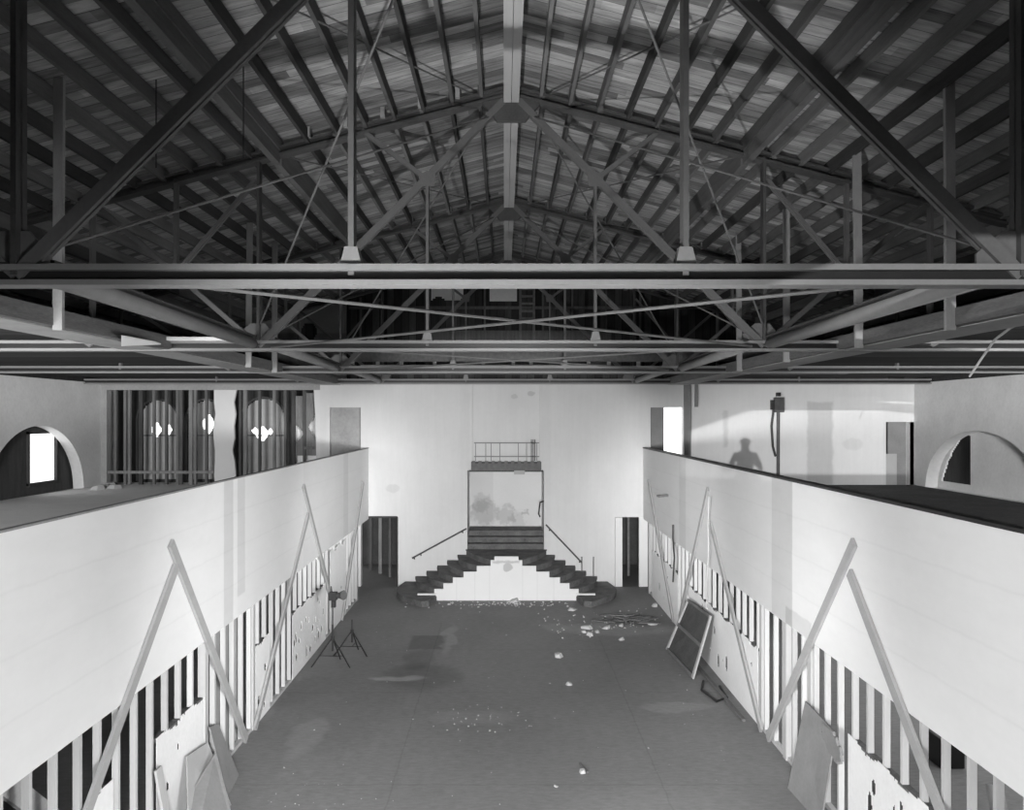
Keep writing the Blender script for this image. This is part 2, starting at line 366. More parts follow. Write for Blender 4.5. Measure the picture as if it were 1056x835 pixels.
# outer wall behind the bared bays with boarded arched windows
def archholes():
    pass
YO = YB+1.0
OW = MB()
sc = F/YO
def xo(px): return (px-VX)/sc
def zo(py): return EYE+(VY-py)/sc
arches = [(xo(163), xo(183)-xo(143), zo(413)), (xo(213), xo(233)-xo(194), zo(413)), (xo(272), xo(294)-xo(250), zo(411))]
def inarch(x, z):
    for cx, wd, zt in arches:
        rr = wd/2; zs = zt-rr
        if abs(x-cx) < rr and z > 3.1 and (z < zs or (x-cx)**2+(z-zs)**2 < rr*rr): return True
    return False
ox0, ox1, oz0, oz1 = WL, xo(331), 2.6, 6.0
OW.sheet((ox0, YO, oz0), (ox1-ox0, 0, 0), (0, 0, oz1-oz0), 160, 84, lambda a, b: not inarch(ox0+a*(ox1-ox0), oz0+b*(oz1-oz0)), -.12)
struct(OW, 'wall_outer_left', DARKWOOD, 'dark outer wall seen through bared studs of the west balcony', 'wall')
holes = [[(136, 0, 0, 0)], ]
HB = [(163, [(161.5, 443, 5, 7.5), (174, 443, 3.5, 5)]), (213, [(215, 437, 6, 10)]), (272, [(270, 447, 7, 7.5), (263, 444, 3, 3), (279, 445, 2.5, 3)])]
for n, ((cx, wd, zt), (cpx, hs)) in enumerate(zip(arches, HB)):
    rr = wd/2+.04; x0, x1, z0, z1 = cx-rr, cx+rr, 3.05, zt+.04
    def keep(a, b):
        x = x0+a*(x1-x0); z = z0+b*(z1-z0); zs = z1-rr
        if z > zs and (x-cx)**2+(z-zs)**2 > rr*rr: return False
        px = VX+x*F/(YO+.15); py = VY-(z-EYE)*F/(YO+.15)
        return not any(abs(px-hx)/hw+abs(py-hy)/hh < 1.25 and abs(px-hx) < hw and abs(py-hy) < hh for hx, hy, hw, hh in hs)
    mw = MB().sheet((x0, YO+.13, z0), (x1-x0, 0, 0), (0, 0, z1-z0), 50, 80, keep, -.025)
    o = struct(mw, 'window_%d' % (n+1), LATH, ('boarded arched window with two bright gaps in the west bared bay', 'boarded arched window half hidden by the white pier with one gap', 'boarded arched window with a broken bright gap right of white pier')[n], 'window')
    fr = MB()
    for k in range(14):
        t0, t1 = math.pi*k/14, math.pi*(k+1)/14; zs = z1-rr
        fr.bar((cx+rr*math.cos(t0), YO-.03, zs+rr*math.sin(t0)), (cx+rr*math.cos(t1), YO-.03, zs+rr*math.sin(t1)), .05, .09, (0, 1, 0))
    for sx in (-1, 1): fr.bar((cx+sx*rr, YO-.03, 3.05), (cx+sx*rr, YO-.03, z1-rr), .05, .08, (0, 1, 0))
    fr.bar((cx-rr, YO+.08, zo(449)), (cx+rr, YO+.08, zo(449)), .04, .03)
    fo = fr.build('window_frame', RAWSTUD, o)
# side walls with their arches
def arch_wall(x0, x1, cy, hw, zt, y0, y1, zb=0.0, z1=TOP):
    m = MB(); n = 36; spring = BZ
    def az(y): 
        t = (y-cy)/hw
        return spring+(zt-spring)*math.sqrt(max(0, 1-t*t)) if abs(t) < 1 else spring
    m.box(x0, x1, y0, cy-hw, zb, z1); m.box(x0, x1, cy+hw, y1, zb, z1); m.box(x0, x1, cy-hw, cy+hw, zb, spring-.02)
    for i in range(n):
        ya, yb = cy-hw*math.cos(math.pi*i/n), cy-hw*math.cos(math.pi*(i+1)/n)
        A, B = [], []
        for x, Lx in ((x0, A), (x1, B)):
            Lx += [Vector((x, ya, az(ya))), Vector((x, yb, az(yb))), Vector((x, yb, z1)), Vector((x, ya, z1))]
        m.hexa(A, B)
    return m, az
m, azL = arch_wall(WL-.3, WL, 21.1, 2.2, 4.78, -8, 25.4, BZ-.4)
struct(m, 'wall_left_side', SIDEPLASTER, 'stained plaster side wall of the west balcony with a wide arch', 'wall')
m, azR = arch_wall(WR, WR+.35, 21.05, 2.6, 4.65, -8, 25.4, BZ-.4)
struct(m, 'wall_right_side', SIDEPLASTER, 'stained plaster side wall of the east balcony with a round arch', 'wall')
# west arch infill: boards with a daylit window
m = MB(); wy0, wy1, wz0, wz1 = 21.2, 22.5, 3.28, 4.57
m.box(WL-.42, WL-.38, 18.5, wy0, BZ-.3, 5); m.box(WL-.42, WL-.38, wy1, 24.1, BZ-.3, 5); m.box(WL-.42, WL-.38, wy0, wy1, BZ-.3, wz0); m.box(WL-.42, WL-.38, wy0, wy1, wz1, 5)
struct(m, 'wall_arch_left', DARKWOOD, 'dark boarded filling inside the west balcony arch', 'wall')
m = MB().box(WL-.43, WL-.41, wy0, wy1, wz0, wz1)
wo = struct(m, 'window_4', PANE, 'bright daylit sash window inside the west balcony arch', 'window')
m = MB(); t = .05
m.box(WL-.4, WL-.32, wy0-t, wy0+.02, wz0-t, wz1+t); m.box(WL-.4, WL-.32, wy1-.02, wy1+t, wz0-t, wz1+t); m.box(WL-.4, WL-.3, wy0-t, wy1+t, wz0-t-.03, wz0+.01); m.box(WL-.4, WL-.32, wy0-t, wy1+t, wz1-.01, wz1+t)
m.build('window_frame', RAWSTUD, wo)
# east arch infill: plaster with a broken hole
m = MB().sheet((WR+.36, 18.2, BZ-.3), (0, 6, 0), (0, 0, 2.4), 90, 40, lambda a, b: not (22.0 < 18.2+6*a < 23.45-1.0*max(0, (BZ-.3+2.4*b-3.2)/1.3)**1.5 and 3.2 < BZ-.3+2.4*b < 4.5+.04*math.sin(40*a)), .05)
struct(m, 'wall_arch_right', SIDEPLASTER, 'plaster filling of the east arch with a dark broken hole', 'wall')
m = MB().box(WR+.9, WR+1.0, 17, 25, 2.2, 6); struct(m, 'wall_void_right', DARKWOOD, 'dark boards behind the broken hole of the east arch', 'wall')
# lower side and rear walls close the room
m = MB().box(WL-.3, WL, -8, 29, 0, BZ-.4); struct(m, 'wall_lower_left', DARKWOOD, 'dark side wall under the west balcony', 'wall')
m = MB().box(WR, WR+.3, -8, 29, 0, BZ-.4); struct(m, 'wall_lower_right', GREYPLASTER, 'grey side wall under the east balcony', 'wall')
m = MB(); m.box(WL-.3, -3.3, -8.2, -8, 0, 10); m.box(.85, WR+.3, -8.2, -8, 0, 10); m.box(-3.3, .85, -8.2, -8, 0, 5.3); m.box(-3.3, .85, -8.2, -8, 6.75, 10)
m.prism([(-3.3, 6.1), (-1.4, 6.75), (-3.3, 6.75)], -8.2, -8, 1)  # corner of the opening filled in to slant the sun patch's edge
struct(m, 'wall_rear', GREYPLASTER, 'plaster wall behind the camera', 'wall')
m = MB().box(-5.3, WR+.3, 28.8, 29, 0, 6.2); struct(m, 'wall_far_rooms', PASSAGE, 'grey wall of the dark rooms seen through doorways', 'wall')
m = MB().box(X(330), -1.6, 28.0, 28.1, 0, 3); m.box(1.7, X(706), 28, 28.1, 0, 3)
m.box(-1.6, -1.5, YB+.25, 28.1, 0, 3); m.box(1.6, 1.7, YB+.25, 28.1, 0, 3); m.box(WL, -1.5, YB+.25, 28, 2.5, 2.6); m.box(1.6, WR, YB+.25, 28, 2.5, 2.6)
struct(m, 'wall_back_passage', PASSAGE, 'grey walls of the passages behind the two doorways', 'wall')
# balcony decks
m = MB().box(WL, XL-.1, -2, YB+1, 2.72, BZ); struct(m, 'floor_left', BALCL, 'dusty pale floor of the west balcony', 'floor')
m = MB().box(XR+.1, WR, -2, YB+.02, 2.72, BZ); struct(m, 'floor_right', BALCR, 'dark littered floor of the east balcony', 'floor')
m = MB().box(WL, WR, -8, -1.2, 3.05, 3.3); struct(m, 'floor_rear', BALCL, 'floor of the rear gallery the picture is taken from', 'floor')
# parapets
m = MB().box(XL-.05, XL, -2, YB, 2.0, 4.08); o = struct(m, 'wall_left', PARL, 'white boarded parapet of the west balcony over bare studs', 'wall')
struct(MB().box(XL-.055, XL+.01, -2, YB, 4.08, 4.10), 'trim_1', BACKB, 'thin dark cap along the west parapet', 'trim')
m = MB().box(XR, XR+.1, -2, YB, 2.0, 4.08); struct(m, 'wall_right', PARR, 'white boarded parapet of the east balcony over bare studs', 'wall')
struct(MB().box(XR-.015, XR+.12, -2, YB, 4.08, 4.115), 'trim_2', BLACK, 'thin black cap along the east parapet', 'trim')
# roof boards
for s, nm, lb in ((-1, 'ceiling_left', 'west slope of the open boarded roof'), (1, 'ceiling_right', 'east slope of the open boarded roof')):
    xe = WL-.6 if s < 0 else WR+.6
    A = [Vector((XC, y, roof(XC)+d)) for y, d in ((-8.2, 0), (29, 0), (29, .05), (-8.2, .05))]
    B = [Vector((xe, y, roof(xe)+d)) for y, d in ((-8.2, 0), (29, 0), (29, .05), (-8.2, .05))]
    struct(MB().hexa(A, B), nm, DECK, lb, 'ceiling')
# eaves close the gap between side walls and roof
struct(MB().box(WL-.3, WL-.1, -8, 29, TOP, roof(WL)+.1), 'wall_eaves_left', DARKWOOD, 'dark eaves boarding above the west side wall', 'wall')
struct(MB().box(WR+.1, WR+.3, -8, 29, TOP, roof(WR)+.1), 'wall_eaves_right', DARKWOOD, 'dark eaves boarding above the east side wall', 'wall')
# stripped balcony ceilings (bare lath)
CZ = 6.14
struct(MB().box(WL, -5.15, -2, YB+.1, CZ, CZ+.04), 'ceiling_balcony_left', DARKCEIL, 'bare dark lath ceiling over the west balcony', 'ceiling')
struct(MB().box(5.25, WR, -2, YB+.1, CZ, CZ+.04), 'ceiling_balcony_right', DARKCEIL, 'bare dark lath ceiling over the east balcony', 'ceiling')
# gable end
G = YB+.35
m = MB().prism([(WL-.2, TOP), (WR+.2, TOP), (WR+.2, roof(WR)), (XC, roof(XC)), (WL-.2, roof(WL))], G, G+.1, 1)
gab = struct(m, 'wall_gable', DARKWOOD, 'dark boarded gable end under the ridge above the white wall', 'wall')
gs = F/G
def gx(px): return (px-VX)/gs
def gz(py): return EYE+(VY-py)/gs
m = MB()
for px in (372, 395, 440, 470, 500, 560, 590, 625, 660, 700, 740, 780, 830): m.box(gx(px)-.03, gx(px)+.03, G-.06, G, TOP, min(gz(292), roof(gx(px))-.05))
m.box(gx(360), gx(900), G-.08, G, gz(319), gz(316)); m.box(gx(440), gx(630), G-.1, G, TOP+.02, gz(341)); m.box(gx(360), gx(900), G-.05, G, gz(290), gz(287))
struct(m, 'trim_3', RAWSTUD, '', '', gab)
m = MB().sheet((gx(445), G-.09, gz(310)), (gx(478)-gx(445), 0, 0), (0, 0, gz(268)-gz(310)), 24, 22, lambda a, b: not (b > .75-.5*a*abs(math.sin(9*a)) and a > .1) and b > .1*math.sin(7*a), -.02)
tag(m.build('plaster_sheet', WHITE), 'torn pale plaster sheet on the gable left of the middle', 'sheet')
m = MB().box(gx(505), gx(533), G-.1, G-.08, gz(311), gz(276)); tag(m.build('wall_sheet', SIDEPLASTER), 'grey square sheet on the gable beside the ladder', 'sheet')
t = thing('wall_ladder', (gx(543), G-.15, gz(352)), 'narrow ladder fixed to the dark gable right of its middle', 'ladder')
for sx in (536.5, 550.5):
    MB().box(gx(sx)-.035, gx(sx)+.035, G-.16, G-.1, gz(354), gz(263)).build('rail', TIMBER, t)
for k in range(9):
    MB().box(gx(537), gx(550), G-.155, G-.11, gz(330)+k*.22, gz(330)+k*.22+.07).build('rung', TIMBER, t)
# plaster pier on the gable's west half with a round hole
m = MB(); gx0, gx1, gz0, gz1 = gx(268), gx(358), TOP, gz(291)
m.sheet((gx0, G-.16, gz0), (gx1-gx0, 0, 0), (0, 0, gz1-gz0), 60, 44, lambda a, b: ((gx0+a*(gx1-gx0)-gx(320))**2+(gz0+b*(gz1-gz0)-gz(342))**2 > .25**2) and b < .98-.12*abs(math.sin(a*7)), -.08)
def pier_extra(nt, pos, val, M):
    x, y, z = sep(nt, warp(nt, pos, .1, 4))
    return M('SUBTRACT', val, M('MULTIPLY', rect(nt, x, z, M, -12, -3, 7.0-.5, 8.05-.55, .03), .1))
struct(m, 'wall_gable_pier', mat('pier_plaster', .34, .06, 2, .9, fine=.05, extra=pier_extra), 'pale plaster patch with round hole on the gable left half', 'wall')

# ------------------------------------------------------------------ steel roof trusses
TZ = [5.85, 11.6, 17.4, 23.2]
ORD = ['first', 'second', 'third', 'fourth']
BC = EYE+1.0                  # bottom chord height
PK = EYE+4.58                 # peak
def tch(x): return PK-SL*abs(x)
def truss(i):
    y = TZ[i]
    t = thing('roof_truss', (XC, y, BC), ('first steel roof truss, its heavy bottom chord crossing the whole view', 'second steel roof truss, its peak gusset under the ridge in mid view',
              'third steel roof truss, smaller behind the second one', 'fourth steel roof truss, smallest one against the dark gable end')[i], 'truss', 'steel roof trusses')
    def B(p, q): return (XC+p[0], y, p[1]), (XC+q[0], y, q[1])
    m = MB()
    m.box(WL+.1, WR-.1, y-.09, y+.09, BC+.032, BC+.074); m.box(WL+.1, WR-.1, y-.09, y+.09, BC-.074, BC-.036)
    m.build('bottom_chord', STEEL, t)
    MB().box(WL+.1, WR-.1, y-.03, y+.03, BC-.037, BC+.033).build('chord_web', BLACK, t)
    for s in (-1, 1):
        m = MB()
        for dz in (-.05, .05): m.bar(*B((0, PK+dz), (s*11.9, tch(11.9)+dz)), .18, .035)
        m.bar(*B((0, PK), (s*11.9, tch(11.9))), .025, .1); m.build('top_chord', STEELD, t)
        def mem(name, p, q, wd, mt=STEELM):
            m = MB(); p2, q2 = B((s*p[0], p[1]), (s*q[0], q[1]))
            for dy in (-.032, .032):                       # a pair of angles with a slot between
                a, b = Vector(p2)+Vector((0, dy, 0)), Vector(q2)+Vector((0, dy, 0)); m.bar(a, b, .04, wd, (0, 1, 0)) if abs(p[0]-q[0]) < .01 else m.bar(a, b, .04, wd)
            m.build(name, mt, t)
        dg = lambda x: PK-.08-x*(PK-.08-BC)/3.55
        mem('diagonal', (0.05, PK-.08), (3.55, BC), .095)
        mem('post', (1.18, BC), (1.18, dg(1.18)), .055)
        mem('post', (3.55, BC), (3.55, tch(3.55)), .075, STEELD)
        mem('strut', (1.18, dg(1.18)), (2.1, tch(2.1)), .06)
        mem('outer_diagonal', (3.55, BC), (5.9, tch(5.9)), .065)
        mem('strut', (4.72, (BC+tch(5.9))/2), (4.72, tch(4.72)), .05)
        mem('strut', (4.72, (BC+tch(5.9))/2), (3.6, tch(3.6)-.3), .045)
        mem('post', (5.9, BC), (5.9, tch(5.9)), .055)
        mem('outer_diagonal', (5.9, BC), (8.2, tch(8.2)), .055)
        mem('post', (8.2, BC), (8.2, tch(8.2)), .05)
        # gusset plates
        x = XC+s*1.18
        MB().prism([(x-.075, BC+.07), (x+.075, BC+.07), (x+.045, BC+.2), (x-.045, BC+.2)], y-.06, y+.06, 1).build('foot_plate', STEEL, t)
        x = XC+s*3.55
        MB().prism([(x-.3, BC+.06), (x+.22, BC+.06), (x+.22, BC+.16), (x+.08, BC+.32), (x-.12, BC+.32), (x-.3, BC+.16)], y-.012, y+.012, 1).build('gusset_plate', STEELM, t)
        x = XC+s*1.18; z = dg(1.18)
        MB().prism([(x-.09, z-.1), (x+.09, z-.1), (x+.12, z+.06), (x, z+.12), (x-.12, z+.06)], y-.056, y-.052, 1).build('joint_plate', STEELM, t)
    MB().prism([(XC-.42, PK-.16), (XC-.2, PK-.42), (XC+.2, PK-.42), (XC+.42, PK-.16), (XC+.42, PK-.05), (XC, PK+.07), (XC-.42, PK-.05)], y-.05, y+.05, 1).build('peak_gusset', STEELD, t)
for i in range(4): truss(i)
# round struts tying the bottom chords together, bay by bay
for i in range(3):
    for s in (-1, 1):
        y0, y1 = TZ[i]+.1, TZ[i+1]-.1; x0, x1 = XC+s*3.42, XC+s*3.62
        h = thing('chord_strut', (x0, y0, BC), 'round steel strut running between the %s and %s trusses on the %s side' % (ORD[i], ORD[i+1], ('west', 'east')[s > 0]), 'strut', 'struts tying the truss chords')
        MB().tube([(x0, y0, BC+.03), (x1, y1, BC+.03)], .075, 12).build('tube', STEEL, h, smooth=True)
        MB().bar((x0-s*.02, y0, BC+.125), (x1-s*.02, y1, BC+.125), .1, .02).build('top_angle', STEELD, h)
# sway rods
def rod(p, q, r, label, group):
    tag(MB().tube([p, q], r, 6).build('tie_rod', RODM, origin=p), label, 'rod', group)
for i in range(2):
    for s in (-1, 1):
        sd = ('west', 'east')[s > 0]
        rod((XC+s*3.5, TZ[i+1]-.12, BC+.3), (XC+s*.35, TZ[i], PK-.3), .013, 'thin rod from the %s foot of the %s truss back to the peak before' % (sd, ORD[i+1]), 'sway rods between trusses')
        rod((XC+s*3.3, TZ[i]+.05, BC+.22), (XC+s*.3, TZ[i+1], PK-.35), .012, 'thin rod from the %s foot of the %s truss on to the next peak' % (sd, ORD[i]), 'sway rods between trusses')
        rod((XC+s*-2.75, TZ[i]+.1, BC-.02+.01*s), (XC+s*3.35, TZ[i+1]-.12, BC-.02+.01*s), .016, 'level rod crossing to the %s foot of the %s truss' % (sd, ORD[i+1]), 'crossed level rods')
        rod((XC+s*.5, TZ[i+1], PK-.05), (XC+s*3.3, TZ[i], tch(3.3)-.02), .012, 'slanting rod under %s roof slope from peak of the %s truss' % (sd, ORD[i+1]), 'roof plane rods')

# ------------------------------------------------------------------ roof timbers
ridge = [2.4]+TZ
for i in range(4):
    h = thing('ridge_beam', (XC, ridge[i], PK), 'pale ridge beam %s' % ('over the camera before the first truss', 'between the first and second trusses', 'between the second and third trusses', 'between the third and fourth trusses')[i], 'beam', 'ridge beams')
    y0, y1 = ridge[i]+.06, ridge[i+1]-.06
    for dx in (-.055, .055): MB().box(XC+dx-.052, XC+dx+.052, y0, y1, PK-.17, PK+.19).build('plank', RIDGE, h)
rj = random.Random(5)
for i in range(1, 4):
    y0, y1 = TZ[i-1]+.02, TZ[i]-.02
    for s in (-1, 1):
        sd = ('west', 'east')[s > 0]
        src = None; n = {1: 18, 2: 26, 3: 28}[i]
        for k in range(n):
            x = XC+s*(.42+.405*k+(.03 if i == 2 else 0)); ov = .12 if (k+i) % 2 else -.05
            z = roof(x)-.012
            if src is None:
                m = MB(); m.box(x-.024, x+.024, y0-.1, y1+.1, z-.17, z-.004)
                src = m.build('roof_joist', JOIST, origin=(x, y0, z)); sz = (x, y0, z)
                tag(src, 'dark roof joist on the %s slope between the %s and %s trusses' % (sd, ORD[i-1], ORD[i]), 'joist', 'roof joists, %s slope, bay behind the %s truss' % (sd, ORD[i-1]))
            else: dup(src, (x, y0+rj.uniform(-.05, .05), z+rj.uniform(-.012, .0)))
# deep purlins carried by the truss posts
for s in (-1, 1):
    for x in (3.3, 7.0):
        for i in range(1, 4):
            xx = XC+s*x
            o = MB().box(xx-.05, xx+.05, TZ[i-1]+.05, TZ[i]-.05, roof(xx)-.36, roof(xx)-.02).build('roof_purlin', JOIST, origin=(xx, TZ[i-1], roof(xx)-.36))
            tag(o, 'deep dark purlin under the %s slope, %s row, behind the %s truss' % (('west', 'east')[s > 0], 'inner' if x < 5 else 'outer', ORD[i-1]), 'purlin', 'deep roof purlins')
# little blocks on top of the second truss
for k in range(5):
    x = XC-.75-.52*k
    tag(MB().box(x-.03, x+.03, TZ[1]-.18, TZ[1]-.1, tch(x)+.03, tch(x)+.17).build('timber_block', PALETIMBER, origin=(x, TZ[1], tch(x))), 'small pale block standing on the west slope chord of the second truss', 'block', 'blocks on the second truss')

# ceiling edge beams over the parapets, hung from the roof on boards
for s in (-1, 1):
    sd = ('west', 'east')[s > 0]; x = 4.72*s
    h = thing('edge_beam', (x, 4, 5.95), 'long timber ceiling edge beam hung above the %s parapet' % sd, 'beam', 'ceiling edge beams')
    MB().box(x-.05, x+.05, 3.0, 24.0, 5.95, 6.13).build('beam', TIMBER, h)
    xa, xb = sorted((x+.06*s, x+.62*s))
    MB().box(xa, xb, 3.0, 24.0, 5.94, 5.975).build('soffit_board', GREYPLASTER, h)
    for k, y in enumerate((8.55, 10.75, 13.5, 16.2) if s > 0 else (8.55, 14.9, 16.6)):
        xx = x-.09*s
        o = MB().bar((xx, y, 5.9), (xx-.02*s*(k % 2), y+.02, roof(xx)-.02), .1, .05, (0, 1, 0)).build('hanger_board', PALETIMBER, origin=(xx, y, 5.9))
        tag(o, 'pale upright hanger board between roof and %s edge beam, %s from the camera' % (sd, ORD[k]), 'board', 'hanger boards')
# white pieces added to stand for bright light through the west ceiling
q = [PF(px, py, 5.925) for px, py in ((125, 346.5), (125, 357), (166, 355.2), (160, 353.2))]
tag(MB().hexa(q, [p+Vector((0, 0, .014)) for p in q]).build('bright_light_wedge', mat('light_wedge_white', .9, .02, 3), origin=q[0]), 'bright white wedge standing for light through the ceiling under the west edge beam', 'bright patch')
m = MB().bar(P(174, 349.5, 11.45), P(252, 350, 11.45), .16, .05); tag(m.build('bright_light_strip', mat('light_strip_white', .88, .02, 3)), 'bright white strip standing for light through the ceiling at the second truss, west side', 'plank')

# timbers and boards in front of the gable, just over the white wall
for k, (y, za, zb, x0, x1, mt, lb) in enumerate((
        (19.6, 6.32, 6.55, gx(365)*.8, gx(930)*.8, TIMBER, 'long grey header timber crossing above the white wall'),
        (21.6, 6.12, 6.2, -5.0, 9.0, JOIST, 'dark thin timber crossing lower above the white wall'),
        (22.4, 6.16, 6.42, -3.9, 2.4, GREYPLASTER, 'pale plastered fascia board behind the header timber'),
        (24.12, 5.97, 6.3, -4.2, X(885), DARKWOOD, 'dark ledger boards along the top of the white wall'))):
    tag(MB().box(x0, x1, y-.06, y+.06, za, zb).build('header_timber', mt, origin=(x0, y, za)), lb, 'timber', 'timbers above the far wall')
rb = random.Random(9); src = None
for k in range(14):
    x = -3.6+k*.62+rb.uniform(-.12, .12)
    if src is None:
        src = MB().box(x-.04, x+.04, 19.56, 19.64, 6.06, 6.32).build('short_block', PALETIMBER, origin=(x, 19.6, 6.06)); tag(src, 'short upright block under the header timber above the white wall', 'block', 'blocks under the header timber')
    else: dup(src, (x, 19.6, 6.06))
# short blocks on chord three
tag(MB().sheet((X(375), 24.1, 6.0), (1.4, 0, 0), (0, 0, .22), 28, 8, lambda a, b: b < 1-abs(a-.5)*1.6, -.05).build('plaster_scrap', WHITE), 'white scrap of plaster left on top of the far wall', 'scrap')

# thin wires hanging from the west roof slope
for px, pa, pb, wh in ((161, 82, 173, 'farther'), (251, 55, 163, 'nearer')):
    kx = (px-VX)/F; ky = (VY-pa)/F; y = (EYE+4.78+SL*XC*(-1)-EYE)/(ky+SL*abs(kx))
    a = P(px, pa, y); b = P(px, pb, y)
    tag(MB().tube([a, b], .007, 5).build('hanging_wire', BLACK, origin=b), 'thin wire hanging straight down from the west roof slope, %s to the ridge' % ('farther' if px < 200 else 'nearer'), 'wire', 'hanging wires')
# loose gear: cable spool, hanging rope
t = thing('ventilator_fan', tuple(P(922, 385, 23.6)), 'dark fan housing with struts above the east balcony wall', 'fan')
c = P(922, 385, 23.6)
MB().tube([c+Vector((0, -.12, 0)), c+Vector((0, .12, 0))], .27, 16).build('housing', BLACK, t)
for a in (35, 80, 140): MB().bar(c, c+Vector((math.cos(math.radians(a))*1.0, .1, math.sin(math.radians(a))*.62)), .05, .05).build('strut', BLACK, t)
MB().bar(c+Vector((0, .1, 0)), c+Vector((2.6, -.4, .35)), .08, .08).build('strut', BLACK, t)
pts = [P(1000, 388, 10.5), P(1012, 370, 10.2), P(1026, 350, 9.8), P(1042, 338, 9.4), P(1056, 331, 9.0), P(1075, 320, 8.6)]
tag(MB().tube(pts, .016, 6).build('hanging_rope', PALETIMBER), 'pale frayed rope drooping across the east ceiling edge', 'rope')

# ------------------------------------------------------------------ stud walls below the parapets
S0, SP = {-1: 6.99, 1: 6.92}, .4064
def sx_face(s): return (XL if s < 0 else XR)
for s in (-1, 1):
    sd = ('west', 'east')[s > 0]; xf = sx_face(s); xa, xb = sorted((xf+s*.022, xf+s*.09)); src = None
    rs = random.Random(20+s)
    secs = [(0, 11.0, 'nearest to the camera before the wide post'), (11.0, 13.3, 'between the two wide posts'), (13.3, 18.6, 'beyond the wide posts'), (18.6, 30, 'at the far end by the stair')]
    for k in range(-3, 40):
        y = S0[s]+SP*k+rs.uniform(-.02, .02)
        if y > (22.3 if s < 0 else 23.2): break
        sec = next(t for t in secs if t[0] <= y < t[1])
        lb = 'white stud under the %s parapet, %s' % (sd, sec[2]); gp = 'studs under the %s parapet, %s' % (sd, sec[2])
        if src is None:
            src = MB().box(xa, xb, y-.023, y+.023, .06, 2.02).build('wall_stud', STUDM, origin=(xf, y, .06)); tag(src, lb, 'stud', gp); o = src
        else: o = dup(src, (xf, y, .06), lb, gp)
    o = MB().box(xa, xb, 3.5, 22.5 if s < 0 else 23.3, .0, .06).build('sole_plate', STUDM); tag(o, 'flat sole plate under the %s row of studs' % sd, 'timber', 'sole plates')
    for (y, wd, wh) in ((11.08, .13, 'near'), (13.18, .10, 'far')) + (((12.05, .14, 'middle'),) if s > 0 else ()):
        xa2, xb2 = sorted((xf+s*.001, xf+s*.1))
        tag(MB().box(xa2, xb2, y-wd/2, y+wd/2, 0, 2.03).build('wall_post', POSTM, origin=(xf, y, 0)), 'wide white post under the %s parapet, the %s of them' % (sd, wh), 'post', 'wide white posts')
    # end post
    xa2, xb2 = sorted((xf+s*.001, xf+s*.12)); ye = 22.45 if s < 0 else 23.4
    tag(MB().box(xa2, xb2, ye-.07, ye+.07, 0, 2.03).build('end_post', POSTM, origin=(xf, ye, 0)), 'white end post closing the %s stud row near the far wall' % sd, 'post', 'end posts')
    # raw wood boards set behind the open studs
    if s < 0:
        for k, (ya, yb) in enumerate(((11.75, 11.95), (12.15, 12.3), (12.62, 12.82))):
            tag(MB().box(xf-.14, xf-.11, ya, yb, 0, 2.0).build('backing_board', BACKB, origin=(xf, ya, 0)), 'worn upright board behind the open studs near the brace foot', 'board', 'boards behind the west studs')
        tag(MB().bar((-4.36, 6.8, 2.15), (-4.36, 8.9, .25), .05, .2).build('slanting_board', PALETIMBER), 'pale board slanting down in the dark behind the first west studs', 'board')
    else:
        tag(MB().bar((5.0, 7.95, .0), (5.0, 8.4, 1.25), .04, .26).build('slanting_board', PALETIMBER), 'pale board leaning in the space behind the first east studs', 'board')
        tag(MB().box(6.2, 6.55, 11.7, 12.1, 0, .42).build('floor_box', BLACK, bevel=.01), 'dark box standing on the floor behind the east studs', 'box')
# plaster dados left on the lower half
def dado(s, y0, y1, h, seed, label, ledge=True, nb=6, full=None):
    xf = sx_face(s); L = y1-y0; nu = max(8, int(L/.025)); nv = int(h/.025)
    rb_ = random.Random(seed*7); HL = [(rb_.uniform(.15, L-.15), rb_.uniform(.15, h-.2), rb_.uniform(.025, .07), rb_.uniform(.9, 2.4)) for _ in range(int(nb*1.6))]
    bl = lambda a, b: any(((a*L-x)/r_)**2+((b*h-y)/(r_*k))**2 < 1 for x, y, r_, k in HL); rr = random.Random(seed)
    e = [max(0, .02+.025*math.sin(i*.19+seed)+rr.uniform(-.015, .015)) for i in range(nu+1)]
    def keep(a, b):
        if b > 1-e[int(a*nu)]: return False
        if a < .06*abs(math.sin(b*9+seed)) and seed % 2: return False
        return not bl(a, b)
    t = thing('plaster_dado', (xf, y0, 0), label, 'dado', 'low plaster dados')
    x = xf+s*(.012 if s > 0 else .018)
    m = MB().sheet((x, y0, .02), (0, L, 0), (0, 0, h), nu, nv, keep, .006)
    m.build('plaster_face', DADO, t)
    ba, bb = sorted((xf+s*.0185, xf+s*.0215)); MB().box(ba, bb, y0+.02, y1-.02, .05, h-.051).build('hole_dark_backing', HOLEDARK, t)  # dark sheet added so the holes in the plaster look dark
    xa, xb = sorted((xf+s*.0185, xf+s*.1))
    if ledge: MB().box(xa, xb, y0+.05, y1-.05, h-.05, h-.005).build('ledge', TREAD, t)
    return t
dado(-1, 4.8, 8.45, 1.27, 3, 'low plaster dado under the west parapet, cut off by the picture edge')
dado(-1, 9.5, 11.02, 1.27, 4, 'low plaster dado behind the leaning plasterboard sheets', nb=3)
dado(-1, 13.3, 14.1, 1.3, 6, 'short plaster dado just beyond the far west wide post', nb=3)
dado(-1, 15.6, 18.5, 1.27, 8, 'peeling plaster dado with dark holes beside the light stand', nb=14)
dado(-1, 19.0, 20.9, 1.9, 10, 'tall plaster panel beyond the light stand', ledge=False, nb=2)
dado(1, 4.8, 9.85, 1.2, 5, 'low plaster dado with dark holes under the east parapet, nearest one', nb=10)
dado(1, 13.35, 18.4, 1.24, 12, 'long plaster dado behind the leaning framed panel', nb=9)
dado(1, 19.5, 22.9, 1.3, 14, 'plaster dado at the far end of the east stud row', nb=3)
